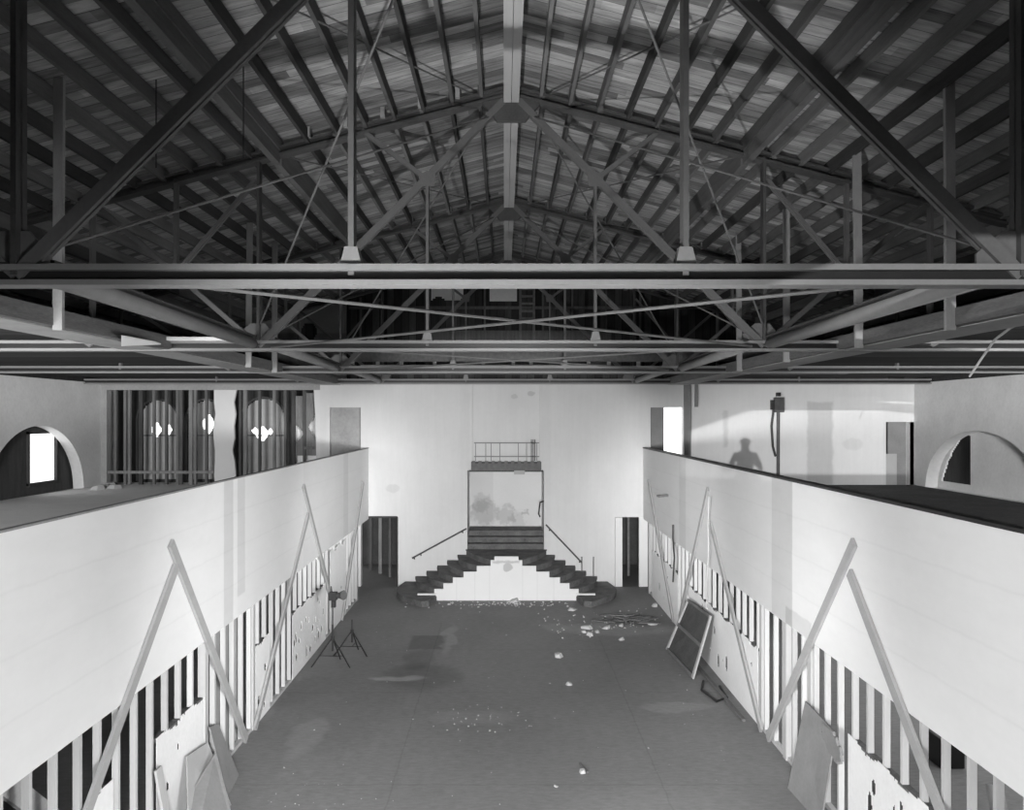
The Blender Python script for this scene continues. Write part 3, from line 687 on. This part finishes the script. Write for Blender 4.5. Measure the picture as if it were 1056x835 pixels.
# extra broken scrap beside the leaning sheet on the right
m = MB().sheet((XR-.05, 9.75, .75), (-.02, .5, 0), (-.12, 0, .48), 10, 10, lambda a, b: (a-.5)**2+(b-.6)**2 < .22, .03)
tag(m.build('torn_plaster', SHEET), 'torn flap of plaster hanging beside the right leaning sheet', 'plaster')

# ------------------------------------------------------------------ braces nailed on the parapets
def brace2(s, p, q, wd, label, lift=.026):
    x = sx_face(s)-s*lift
    a, b = PX(p[0], p[1], x), PX(q[0], q[1], x)
    d = b-a
    if b.z > 0: b = b+d*(b.z/(-d.z))*.0
    else: b = a+d*((a.z-.03)/(-d.z))
    t = d.normalized(); n = Vector((0, -t.z, t.y))*wd/2; dx = Vector((s*.02, 0, 0))
    A = [a-n-dx, a+n-dx, b+n-dx, b-n-dx]; Bq = [v+dx*2 for v in A]
    tag(MB().hexa(A, Bq).build('diagonal_brace', BRACE, origin=b), label, 'brace', 'timber braces nailed to the parapets')
brace2(-1, (176, 560), (256, 768), .13, 'pale timber brace from the first west apex down to the wide post')
brace2(-1, (181, 585), (85, 850), .13, 'pale timber brace from the first west apex down towards the picture edge', .028)
brace2(-1, (313, 501), (341, 614), .11, 'pale timber brace leaning down behind the light stand')
brace2(-1, (318, 530), (261, 760), .11, 'pale timber brace from the second west apex down to the far wide post', .028)
brace2(-1, (374.5, 497), (353, 640), .1, 'thin timber brace at the far end of the west parapet')
brace2(1, (881, 559), (789, 768), .13, 'pale timber brace from the first east apex down to the wide post')
brace2(1, (876, 590), (975, 850), .13, 'pale timber brace from the first east apex down towards the picture edge', .028)
brace2(1, (730, 504), (701, 636), .11, 'pale timber brace running down behind the leaning framed panel')
brace2(1, (733, 540), (786, 757), .11, 'pale timber brace from the second east apex down to the dado end', .028)
brace2(1, (668.5, 495), (694, 640), .1, 'thin timber brace at the far end of the east parapet')
# strip of shiny tape hanging at the second east apex
m = MB().tube([PX(731, 512, 4.0), PX(730, 540, 4.02), PX(730.5, 570, 4.0), PX(729, 600, 4.02), PX(729, 628, 4.0)], .013, 5)
tag(m.build('hanging_tape', STUDM), 'crumpled pale tape hanging from the second east brace apex', 'tape')
tag(MB().tube([PX(694, 541, 4.05), PX(694, 555, 4.05), PX(695.5, 575, 4.05), PX(694, 600, 4.03)], .02, 5).build('hanging_cable', BLACK), 'dark cable hanging on the far part of the east parapet', 'cable')

# ------------------------------------------------------------------ leaning sheets and panel
def quad(name, pts, th, m, label, cat, group=None):
    pts = [Vector(p) for p in pts]; n = (pts[1]-pts[0]).cross(pts[2]-pts[0]).normalized()*th
    return tag(MB().hexa(pts, [p+n for p in pts]).build(name, m, origin=pts[0]), label, cat, group)
quad('leaning_sheet', [(-3.52, 10.62, .0), (-3.94, 10.95, .68), (-3.95, 10.25, .78), (-3.55, 9.3, .02)], -.015, SHEETW, 'pale plasterboard sheet leaning in front of the west dado', 'sheet', 'leaning plasterboard sheets')
quad('leaning_sheet', [(-3.36, 10.2, .0), (-3.76, 10.72, .64), (-3.82, 9.95, .42), (-3.46, 9.0, .0)], .012, SHEET, 'darker broken plasterboard sheet leaning foremost by the west dado', 'sheet', 'leaning plasterboard sheets')
quad('leaning_sheet', [(-3.72, 11.5, .0), (-3.97, 11.4, .75), (-3.96, 11.02, .85), (-3.65, 10.85, .0)], .015, SHEET, 'dark narrow plasterboard scrap leaning behind the two west sheets', 'sheet', 'leaning plasterboard sheets')
quad('leaning_board', [(-3.8, 9.5, .0), (-3.96, 9.45, 1.0), (-3.96, 9.3, 1.0), (-3.8, 9.34, .0)], .03, STUDM, 'short white board leaning at the left of the west sheets', 'board')
quad('leaning_sheet', [(3.82, 11.1, .0), (4.05, 11.08, 1.18), (4.05, 10.08, 1.14), (3.88, 10.1, .0)], .018, SHEET, 'grey plasterboard sheet leaning against the east studs', 'sheet', 'leaning plasterboard sheets')
# framed panel leaning on its side on the right
t = thing('framed_panel', (3.55, 16.6, 0), 'framed dark panel leaning against the long east dado', 'panel')
A, B_, Cc, D = Vector((3.5, 17.65, .01)), Vector((3.62, 15.65, .01)), Vector((4.04, 15.95, 1.14)), Vector((4.04, 18.0, 1.02))
nn = (B_-A).cross(D-A).normalized()
def lerp4(u, v): return (A*(1-u)+B_*u)*(1-v)+(D*(1-u)+Cc*u)*v
def strip(name, u0, u1, v0, v1, th, mt, off=0):
    q = [lerp4(u0, v0), lerp4(u1, v0), lerp4(u1, v1), lerp4(u0, v1)]
    MB().hexa([p-nn*off for p in q], [p-nn*(off+th) for p in q]).build(name, mt, t)
nn = nn if nn.x > 0 else -nn
strip('infill', .03, .97, .03, .97, .012, MESHP)
for nm, a in (('stile', (0, .045, 0, 1)), ('stile', (.955, 1, 0, 1)), ('rail', (.045, .955, 0, .05)), ('rail', (.045, .955, .95, 1)), ('middle_rail', (.045, .955, .47, .53))):
    strip(nm, *a, .035, SHEETW if nm == 'stile' else TIMBER, .014)
tag(MB().tube([(3.75, 15.5, .03), (3.6, 15.0, .03), (3.72, 14.4, .03), (3.95, 14.6, .03), (3.98, 15.2, .03)], .025, 6).build('floor_hose', BLACK), 'dark hose lying on the floor at the foot of the framed panel', 'hose')
tag(MB().bar((3.93, 13.5, .03), (3.85, 17.2, .03), .06, .04).build('floor_batten', TIMBER), 'thin batten lying along the foot of the east dado', 'batten')

# ------------------------------------------------------------------ photographer's light stand
def light_stand(c, h, label, head=True, sc_=1.0):
    c = Vector(c); t = thing('light_stand', tuple(c), label, 'light stand')
    MB().tube([c+Vector((0, 0, .3*sc_)), c+Vector((0, 0, h*.6))], .018, 8).build('column', BLACK, t)
    MB().tube([c+Vector((0, 0, h*.55)), c+Vector((0, 0, h))], .012, 8).build('riser', BLACK, t)
    MB().tube([c+Vector((0, 0, .52*sc_)), c+Vector((0, 0, .6*sc_))], .032, 8).build('collar', BLACK, t)
    for a in (200, 335, 80):
        d = Vector((math.cos(math.radians(a)), math.sin(math.radians(a)), 0))
        l = MB().tube([c+Vector((0, 0, .58*sc_)), c+d*.42*sc_+Vector((0, 0, .015))], .014, 6).build('leg', BLACK, t)
        MB().tube([c+Vector((0, 0, .2*sc_)), c+d*.26*sc_+Vector((0, 0, .23*sc_))], .008, 6).build('leg_stay', BLACK, t)
    if head:
        e = c+Vector((0, 0, h))
        MB().box(e.x-.07, e.x+.09, e.y-.08, e.y+.08, e.z-.05, e.z+.1).build('flash_head', BLACK, t)
        MB().tube([e+Vector((.08, -.02, .04)), e+Vector((.17, -.05, .05)), e+Vector((.24, -.09, .06))], [.04, .07, .1], 12).build('reflector', STEELD, t)
        MB().box(e.x-.02, e.x+.06, e.y-.05, e.y+.05, e.z-.2, e.z-.07).build('battery_pack', BLACK, t)
        MB().tube([e, e+Vector((-.03, 0, .22))], .012, 6).build('spigot', BLACK, t)
    return t
light_stand((-3.45, 16.55, 0), 1.38, 'black tripod light stand with flash head beside the peeling dado')
light_stand((-3.2, 17.3, 0), .75, 'smaller dark tripod standing right behind the light stand', False, .9)

# ------------------------------------------------------------------ twin curved stair
st = thing('staircase', (.06, 23.4, 0), 'twin curved stair rising from both sides to a recessed landing', 'staircase')
XM = .06; YF = 22.5; R = .157
xb = [2.96, 2.66, 2.33, 2.01, 1.72, 1.42, 1.18, .9]
xf = [2.23, 1.94, 1.69, 1.43, 1.14, .78, .40, .2]
def nosing(k, n=8):
    """plan curve of step k from the wall to the front"""
    b, f = xb[k], xf[k]; yf = YF if k else 21.62
    c = []
    for i in range(n+1):
        t = i/n
        x = b+(f-b)*t+math.sin(math.pi*t)*(.16 if k else .42)*(1 if k < 6 else .5); y = YB-.01+(yf-YB+.01)*t**(.85)
        c.append((x, y))
    if not k: c.append((2.05, 21.72)); c.append((1.9, YF-.11))
    return c
for s in (-1, 1):
    for k in range(7):
        a = nosing(k); b = nosing(k+1) if k < 6 else [(0, YB-.01), (0, YF)]
        pl = [(XM+s*x, y) for x, y in a]+[(XM+s*x, y) for x, y in b[::-1]]
        o = MB().prism(pl, 0.0, R*(k+1)-.03).build('riser', TREAD, st)
        a2 = [(x+.02, y) for x, y in a]
        MB().prism([(XM+s*x, y) for x, y in a2]+[(XM+s*x, y) for x, y in b[::-1]], R*(k+1)-.03, R*(k+1)).build('tread', TREAD, st)
# white front wall with a stepped top
prof = [(-xf[0]-.02, 0.0)]
for k in range(7): prof += [(-xf[k]-.03, R*(k+1)-(.16 if k == 0 else 0)), (-(xf[k+1] if k < 6 else .33)-.03, R*(k+1)-(.16 if k == 0 else 0))]
prof = prof[:-1]+[(-.33, R*7), (-.33, 1.2)]
prof = prof+[(-x, z) for x, z in prof[::-1]]
pp = []
for p in prof:
    if not pp or (abs(p[0]-pp[-1][0]) > 1e-4 or abs(p[1]-pp[-1][1]) > 1e-4): pp.append(p)
def fw_extra(nt, pos, val, M):
    xw, yw, zw = sep(nt, warp(nt, pos, .12, 6)); x, y, z = sep(nt, pos)
    val = M('ADD', val, M('MULTIPLY', rect(nt, xw, zw, M, -.3, .42, 1.02, 1.09, .03), -.25))
    val = M('ADD', val, M('MULTIPLY', blob(nt, xw, zw, M, .1, .9, .14, .12, .3), -.25))
    for sx in (-1.3, -.8, -.4, .5, .9, 1.35): val = M('SUBTRACT', val, M('MULTIPLY', rect(nt, x, z, M, sx-.006, sx+.006, 0, 1.2, .008), .12))
    return val
MB().prism([(XM+x, z) for x, z in pp], YF-.05, YF-.002, 1).build('front_wall', mat('stair_front_paint', .76, .03, 2, .85, fine=.015, extra=fw_extra), st)
for s in (-1, 1): MB().prism([(XM+s*2.42, 0), (XM+s*1.9, 0), (XM+s*1.9, .2), (XM+s*2.42, .2)], YF-.1, YF-.05, 1).build('curb_block', WHITE, st)
# inner flight inside the recess
for k in range(3):
    y0 = YB+.02+k*.3
    MB().box(nL+.01, nR-.01, y0, YB+1.6, 1.0 if k == 0 else 1.1+R*k, 1.1+R*(k+1)-.03).build('riser', TREAD, st)
    MB().box(nL+.01, nR-.01, y0-.03, YB+1.6, 1.1+R*(k+1)-.03, 1.1+R*(k+1)).build('tread', TIMBER, st)
# recess shell
m = MB(); m.box(nL-.15, nR+.15, YB+1.6, YB+1.7, 0, Zf(480)); m.box(nL-.15, nL, YB+.25, YB+1.6, 0, 3.5); m.box(nR, nR+.15, YB+.25, YB+1.6, 0, 3.5); m.box(nL-.15, nR+.15, YB+.25, YB+1.7, 3.5, 3.6)
struct(m, 'wall_recess', STAINED, 'stained plaster back of the stair recess', 'wall')
# ledge and railing
t = thing('balcony_ledge', ((X(486)+X(557.5))/2, YB-.1, Zf(485)), 'dark projecting ledge with a toothed top over the stair recess', 'ledge')
MB().box(X(486), X(558), YB-.18, YB+.12, Zf(484.5), Zf(477.5)).build('ledge_board', TIMBER, t)
MB().box(X(484), X(560), YB-.2, YB+.12, Zf(486), Zf(484.5)).build('drip_edge', BLACK, t)
MB().box(X(486), X(558), YB-.12, YB+.12, Zf(477.4), Zf(476)).build('shadow_gap', BLACK, t)
for k in range(11):
    x = X(488.5)+k*(X(555.5)-X(488.5))/10
    MB().box(x-.05, x+.05, YB-.17, YB-.12, Zf(477.5), Zf(475)).build('dentil', TIMBER, t)
tag(MB().box(X(530), X(541), YB-.22, YB-.205, Zf(488.5), Zf(484.6)).build('hanging_tag', SHEETW), 'small pale plate hanging under the ledge', 'plate')
t = thing('balcony_railing', ((X(488)+X(556))/2, YB-.08, Zf(475)), 'thin metal railing above the ledge over the stair', 'railing')
for py in (456.5, 470.5): MB().bar((X(489), YB-.08, Zf(py)), (X(556), YB-.08, Zf(py)), .03, .03).build('rail', STEEL, t)
for px in (490.5, 501, 506.5, 515.5, 534.5, 543, 553.5): MB().bar((X(px), YB-.08, Zf(475)), (X(px), YB-.08, Zf(456)), .022, .022).build('baluster', STEEL, t)
for px in (548, 549.8, 551.5): MB().bar((X(px), YB-.08, Zf(475)), (X(px), YB-.08, Zf(453)), .03, .03).build('baluster', TIMBER, t)
# handrails
for s, p0, p1, lb in ((-1, (425, 575.5), (481, 545), 'thin wall handrail beside the west flight of the stair'), (1, (600, 580), (563, 541), 'thin wall handrail beside the east flight of the stair')):
    a, b = P(p0[0], p0[1], YB-.1), P(p1[0], p1[1], YB-.1)
    t = thing('handrail', tuple(a), lb, 'handrail')
    MB().tube([a, b], .024, 8).build('rail', STEELD, t)
    for f in ((.04, .16, .93) if s < 0 else (.06, .9)):
        q = a+(b-a)*f; MB().tube([q, q+Vector((0, .02, -.06)), q+Vector((0, .1, -.07))], .018, 6).build('bracket', BLACK, t)
pts = [P(557, 533, YB+.3), P(555.5, 530, YB+.3), P(557, 518, YB+.28), P(561, 516.5, YB+.2)]
tag(MB().tube(pts, .022, 6).build('rail_end', BLACK), 'bent black rail end fixed inside the stair recess', 'rail')
for px in (600, 612):
    a = P(px, 574, YB-.25); tag(MB().tube([Vector((a.x, a.y, .35 if px < 605 else .2)), a], .015, 6).build('baluster_stub', STEELD), 'thin upright %s on the east steps' % ('stub nearer the stair middle' if px < 605 else 'stub nearer the doorway'), 'baluster')

# ------------------------------------------------------------------ far doorways
for nm, x0, x1, lb in (('door_1', dL0, dL1, 'dark doorway left of the stair'), ('door_2', dR0, dR1, 'dark doorway right of the stair')):
    m = MB()
    if nm == 'door_1':
        m.box(x1-.03, x1+.015, YB-.015, YB+.28, 0, dT); m.box(x0, x1, YB-.015, YB+.28, dT-.02, dT+.03)
    else:
        m.box(x0+.01, x0+.22, YB-.02, YB+.28, 0, dT-.01)
        m.box(X(659), X(668), YB-.02, YB+.1, 0, dT)
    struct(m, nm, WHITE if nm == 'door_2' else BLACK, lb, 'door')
tag(MB().box(X(650), X(652.5), YB+.6, YB+.7, .2, 2.2).build('passage_post', TIMBER), 'pale post standing in the dark right doorway', 'post')
for px, wd, dy in ((392, .1, 2.0), (402, .08, 1.4), (382, .1, 2.6)):
    x = (px-VX)/F*(YB+dy)
    tag(MB().box(x-wd/2, x+wd/2, YB+dy, YB+dy+.1, 0, 2.5).build('passage_stud', RAWSTUD, origin=(x, YB+dy, 0)), 'dim stud inside the dark left doorway', 'stud', 'studs inside the left doorway')
# window openings in the far wall, left one boarded, right one bright
m = MB().box(wL0-.02, wL1+.02, YB+.18, YB+.22, wB, wT+.02); struct(m, 'window_5', GREYPLASTER, 'grey boarded opening in the white wall above the west parapet end', 'window')
m = MB().box(X(684.5), wR1, YB+.24, YB+.26, wB, wT+.02); wo = struct(m, 'window_6', PANE, 'bright daylit opening in the white wall above the east parapet end', 'window')
MB().box(wR0-.02, X(685.5), YB+.14, YB+.2, wB, wT+.02).build('shutter', SHEET, wo)
m = MB(); rl = random.Random(4)
for k in range(16):
    a = P(689+rl.uniform(0, 12), 446+rl.uniform(-3, 8), YB+.22); m.bar(a, a+Vector((rl.uniform(-.09, .09), 0, rl.uniform(-.02, .12))), .012, .012)
m.build('twigs', STEELD, wo)
# stud infill of the doorway on the east balcony
t = thing('doorway_debris', ((rd0+rd1)/2, YB+.6, 2.72), 'dark doorway clutter and pale board at the back of the east balcony', 'board')
MB().box(rd0-.3, WR-.02, YB+1.0, YB+1.05, 2.72, 5.2).build('back_board', DARKWOOD, t)
MB().box(rd0+.28, rd1, YB+.5, YB+.55, 2.72, rdT+.1).build('pale_board', SHEET, t)
MB().box(rd0, rd0+.5, YB+.4, YB+.45, 2.72, 3.9).build('pale_board', SHEETW, t)

# ------------------------------------------------------------------ bared studs of the west balcony back wall
src = None
for k, px in enumerate((117, 127, 131, 143, 156, 169, 181, 184.5, 195, 199, 211, 221, 246, 251, 266, 281, 293, 301, 312.5)):
    x = X(px)
    wd = .11 if px in (143, 184.5, 195, 251, 301) else .06
    sect = 'left of the white pier' if px < 230 else 'right of the white pier'
    if src is None:
        src = MB().box(x-.035, x+.035, YB+.1, YB+.2, BZ, oT+.05).build('bare_stud', RAWSTUD, origin=(x, YB, BZ)); o = src
        tag(o, 'rough bare stud in the stripped bay %s' % sect, 'stud', 'bare studs %s' % sect)
    else:
        o = dup(src, (x, YB+rj.uniform(0, .06), BZ), 'rough bare stud in the stripped bay %s' % sect, 'bare studs %s' % sect)
    if wd > .1: o.scale = (1.5, 1, 1)
for x0, x1, py, lb in ((a0, a1, 487, 'low rough rail across the stripped bay left of the pier'), (b0+2.0, b1, 462, 'rough rail across the stripped bay right of the pier')):
    tag(MB().box(x0, x1, YB+.06, YB+.12, Zf(py)-.04, Zf(py)+.04).build('bare_rail', RAWSTUD), lb, 'rail', 'bare rails')
for px0, px1, py0, py1, hs, lb in ((301.5, 313, 408, 470, ((304, 447, 8, 9),), 'torn dark lath sheet in the bay right of the pier, nearer the pier'), (313.5, 327, 405, 470, ((323, 440, 7, 13),), 'torn dark lath sheet at the right end of the bared bays')):
    def keep(a, b):
        px, py = px0+a*(px1-px0), py1+b*(py0-py1)
        return not any(abs(px-hx)/hw+abs(py-hy)/hh < 1 for hx, hy, hw, hh in hs)
    tag(MB().sheet((X(px0), YB+.22, Zf(py1)), (X(px1)-X(px0), 0, 0), (0, 0, Zf(py0)-Zf(py1)), 16, 60, keep, -.02).build('lath_sheet', RAWSTUD), lb, 'sheet', 'torn lath sheets')
tag(MB().box(X(300), X(328), YB+.5, YB+.55, 3.0, 5.3).build('sky_backing', mat('sky_backing_white', .92, .01, 2)), 'near-white sheet standing for bright sky behind the torn lath holes', 'plaster')  # near-white sheet added so the lath holes show bright like sky
# scraps on the west balcony floor
for k, (px, py) in enumerate(((105, 503), (112, 501), (118, 503.5), (101, 504.5))):
    p = PF(px, py, BZ); r = random.Random(k); m = MB()
    m.hexa([p+Vector((math.cos(a)*.22, math.sin(a)*.3, 0)) for a in (0, 1.3, 2.7, 4.1, 5.2)], [p+Vector((math.cos(a)*.14+.03, math.sin(a)*.2, .1)) for a in (0, 1.3, 2.7, 4.1, 5.2)])
    tag(m.build('balcony_scrap', CHUNK, origin=p), 'pale scrap of plaster on the west balcony floor near the bared bay', 'scrap', 'plaster scraps on the west balcony')

# ------------------------------------------------------------------ east balcony wall fittings
t = thing('junction_box', tuple(P(802, 425, YB-.05)), 'dark electrical box with hanging conduits on the east balcony back wall', 'electrical box')
c = P(803, 418, YB-.08)
MB().box(c.x-.13, c.x+.15, YB-.14, YB+.01, c.z-.2, c.z+.24).build('box', STEELD, t, bevel=.01)
MB().box(c.x-.22, c.x-.1, YB-.12, YB+.01, c.z-.12, c.z+.16).build('side_box', BLACK, t)
MB().box(c.x-.06, c.x+.04, YB-.16, YB, c.z+.27, c.z+.38).build('cap', BLACK, t)
MB().tube([(c.x+.0, YB-.04, c.z-.2), (c.x+.0, YB-.04, BZ+.3)], .05, 8).build('conduit', STEELD, t)
MB().tube([(c.x-.14, YB-.04, c.z-.12), (c.x-.2, YB-.05, c.z-.6), (c.x-.16, YB-.05, c.z-1.2), (c.x-.08, YB-.05, c.z-1.5)], .035, 8).build('cable', BLACK, t)
m = MB().box(X(705), X(712), YB-.08, YB+.02, 2.9, TOP); struct(m, 'trim_4', SHEET, 'grey pilaster strip between white wall and east balcony wall', 'trim')
tag(MB().box(X(716.5), X(719.5), YB-.06, YB+.02, 5.3, 5.97).build('wall_bracket', SHEET), 'short grey strip hanging beside the pilaster', 'strip')
rq = random.Random(12)
for k in range(16):
    y = 6.5+k*.95; x = XR+.35+rq.uniform(0, 4.5)
    a = rq.uniform(-.6, .6); L = rq.uniform(.6, 1.6)
    m = MB().bar((x-math.cos(a)*L/2, y-math.sin(a)*L/2, BZ+.03), (x+math.cos(a)*L/2, y+math.sin(a)*L/2, BZ+.05), .14, .05)
    tag(m.build('loose_board', RAWSTUD if k % 3 else TIMBER, origin=(x, y, BZ)), 'loose dark board lying on the east balcony floor', 'board', 'loose boards on the east balcony')

# ------------------------------------------------------------------ rubble
def chunk(p, r, seed, label, group=None, flat=.6):
    rr = random.Random(seed); n = 6; p = Vector(p)
    A = [p+Vector((math.cos(k*2*math.pi/n)*r*rr.uniform(.55, 1.35), math.sin(k*2*math.pi/n)*r*rr.uniform(.5, 1.2), 0)) for k in range(n)]
    sh = Vector((rr.uniform(-.3, .3)*r, rr.uniform(-.3, .3)*r, 0)); tl = rr.uniform(-.5, .5)
    B = [p+sh+(a-p)*rr.uniform(.6, .95)+Vector((0, 0, r*flat*(.8+tl*(a.x-p.x)/r))) for a in A]
    return tag(MB().hexa(A, B).build('plaster_chunk', CHUNK, origin=p), label, 'chunk', group)
for k, (px, py, r, lb) in enumerate(((576, 677, .16, 'white plaster chunk alone in the middle of the floor'), (587, 706, .1, 'small white chunk nearer than the lone middle chunk'),
        (606, 648, .17, 'topmost white chunk of the cluster before the east steps'), (609, 655, .15, 'largest white chunk in the cluster before the east steps'), (602, 652, .11, 'left white chunk of the cluster before the east steps'), (616, 652, .1, 'right white chunk of the cluster before the east steps'),
        (624, 648, .13, 'low white chunk just right of the cluster'), (640, 645.5, .11, 'white chunk farther right towards the framed panel'), (641, 659.5, .1, 'white chunk lying before the framed panel'), (674.5, 625, .17, 'white chunk against the far end of the east dado'),
        (589, 629, .2, 'flat white slab at the right foot of the stair front'), (530, 620, .25, 'flat pale slab at the middle foot of the stair front'), (673, 644, .13, 'pale chunk in the debris by the east dado'), (662, 642, .1, 'small pale chunk in the debris by the east dado'), (645, 635, .08, 'tiny pale chunk before the right doorway'),
        (601, 796, .09, 'small chunk with splinters low on the floor at right'), (573, 811, .04, 'tiny crumb lowest on the floor'))):
    chunk(PF(px, py), r*.72, 40+k, lb, 'plaster chunks on the hall floor', .45 if r > .18 else .75)
tag(MB().bar(PF(598, 787, .02), PF(606, 796, .02), .03, .03).build('wood_splinter', TREAD), 'dark wood splinter beside the small chunk low on the floor', 'splinter')
m = MB(); rr = random.Random(77)
def crumb(p, r):
    n = 5; A = [p+Vector((math.cos(k*1.257)*r*rr.uniform(.6, 1.2), math.sin(k*1.257)*r*rr.uniform(.6, 1.2), 0)) for k in range(n)]
    m.hexa(A, [p+(a-p)*.6+Vector((0, 0, r*rr.uniform(.3, .9))) for a in A])
for k in range(110):
    x = rr.gauss(0, 1.3); crumb(Vector((max(-2.6, min(2.7, x)), 22.0+rr.gauss(0, .2), 0)), rr.uniform(.01, .04))
for k in range(90): crumb(Vector((rr.gauss(3.0, .55), rr.gauss(20.3, .5), 0)) if k % 2 else Vector((rr.gauss(1.9, .7), rr.gauss(19.8, .7), 0)), rr.uniform(.008, .032))
for k in range(40): crumb(Vector((rr.gauss(-.3, .55), rr.gauss(13.6, .35), 0)), rr.uniform(.006, .016))
for k in range(70): crumb(Vector((rr.uniform(-3.3, 3.5), rr.uniform(8.5, 21), 0)), rr.uniform(.006, .014))
for k in range(50): crumb(Vector((rr.gauss(-2.4, .5), rr.gauss(10.3, .6), 0)), rr.uniform(.005, .011))
o = m.build('floor_rubble', CHUNK); tag(o, 'fine plaster crumbs strewn over the hall floor and stair foot', 'rubble', kind='stuff')
m = MB()
for k in range(26):
    p = Vector((rr.gauss(3.15, .3), rr.gauss(20.1, .3), rr.uniform(.02, .12))); d = Vector((rr.uniform(-1, 1), rr.uniform(-.6, .6), rr.uniform(-.05, .05)))*.35
    m.bar(p-d, p+d, .05, .025)
o = m.build('splinter_heap', TREAD); tag(o, 'dark heap of splinters by the far east dado', 'debris', kind='stuff')

# ------------------------------------------------------------------ the photographer, behind the camera: his shadow falls on the east balcony wall
def photographer(c):
    c = Vector(c); J = {'pelvis': (0, 0, .95), 'chest': (0, .02, 1.32), 'neck': (0, .03, 1.5), 'head': (0, .05, 1.62), 'crown': (0, .05, 1.74)}
    E = [('pelvis', 'chest'), ('chest', 'neck'), ('neck', 'head'), ('head', 'crown')]
    Rr = {'pelvis': .15, 'chest': .17, 'neck': .06, 'head': .1, 'crown': .07}
    for s in (-1, 1):
        for n, p, r, par in (('shoulder', (s*.2, .02, 1.42), .075, 'chest'), ('elbow', (s*.31, .06, 1.14), .05, 'shoulder'), ('wrist', (s*.2+.06, .34, 1.2), .032, 'elbow'), ('palm', (s*.14+.06, .42, 1.23), .035, 'wrist'),
                             ('hip', (s*.1, 0, .9), .11, 'pelvis'), ('knee', (s*.13, .03, .5), .065, 'hip'), ('ankle', (s*.15, 0, .09), .045, 'knee'), ('toe', (s*.18, .16, .04), .035, 'ankle')):
            k = n+str(s); J[k] = p; Rr[k] = r; E.append((par if par in J else par+str(s), k))
        for f in range(5):
            k = 'finger%d%d' % (f, s); k2 = k+'t'
            J[k] = (s*.14+.06+(f-2)*.018, .47-(.03 if f == 4 else 0), 1.245+.01*(f % 2)); J[k2] = (s*.12+.06+(f-2)*.016, .51-(.04 if f in (0, 4) else 0), 1.22); Rr[k] = Rr[k2] = .009
            E += [('palm'+str(s), k), (k, k2)]
    names = list(J); me = bpy.data.meshes.new('person'); me.from_pydata([J[n] for n in names], [(names.index(a), names.index(b)) for a, b in E], [])
    o = bpy.data.objects.new('person', me); COL.objects.link(o); o.location = c; o.rotation_euler = (0, 0, math.radians(-14)); me.materials.append(CLOTH)
    o.modifiers.new('skin', 'SKIN'); o.modifiers.new('sub', 'SUBSURF').levels = 2; o.modifiers['sub'].render_levels = 2
    sv = me.skin_vertices[0].data
    for i, n in enumerate(names): sv[i].radius = (Rr[n], Rr[n]*(.75 if n in ('pelvis', 'chest') else 1)); sv[i].use_root = n == 'pelvis'
    tag(o, 'person in work shirt standing behind the camera holding a shutter release', 'person')
    m = MB(); bmesh.ops.create_uvsphere(m.bm, u_segments=16, v_segments=10, radius=.112)
    for v in m.bm.verts: v.co = Vector((v.co.x*.95, v.co.y*1.08+.035, max(v.co.z, -.02)+1.68))
    h = m.build('hair', HAIR); h.parent = o
    return o
tag(MB().box(-1.2, .2, -2.0, -1.3, 3.3, 3.87).build('standing_box', TIMBER, bevel=.01), 'timber box the person behind the camera stands on', 'box')
photographer((-.4, -1.65, 3.87))
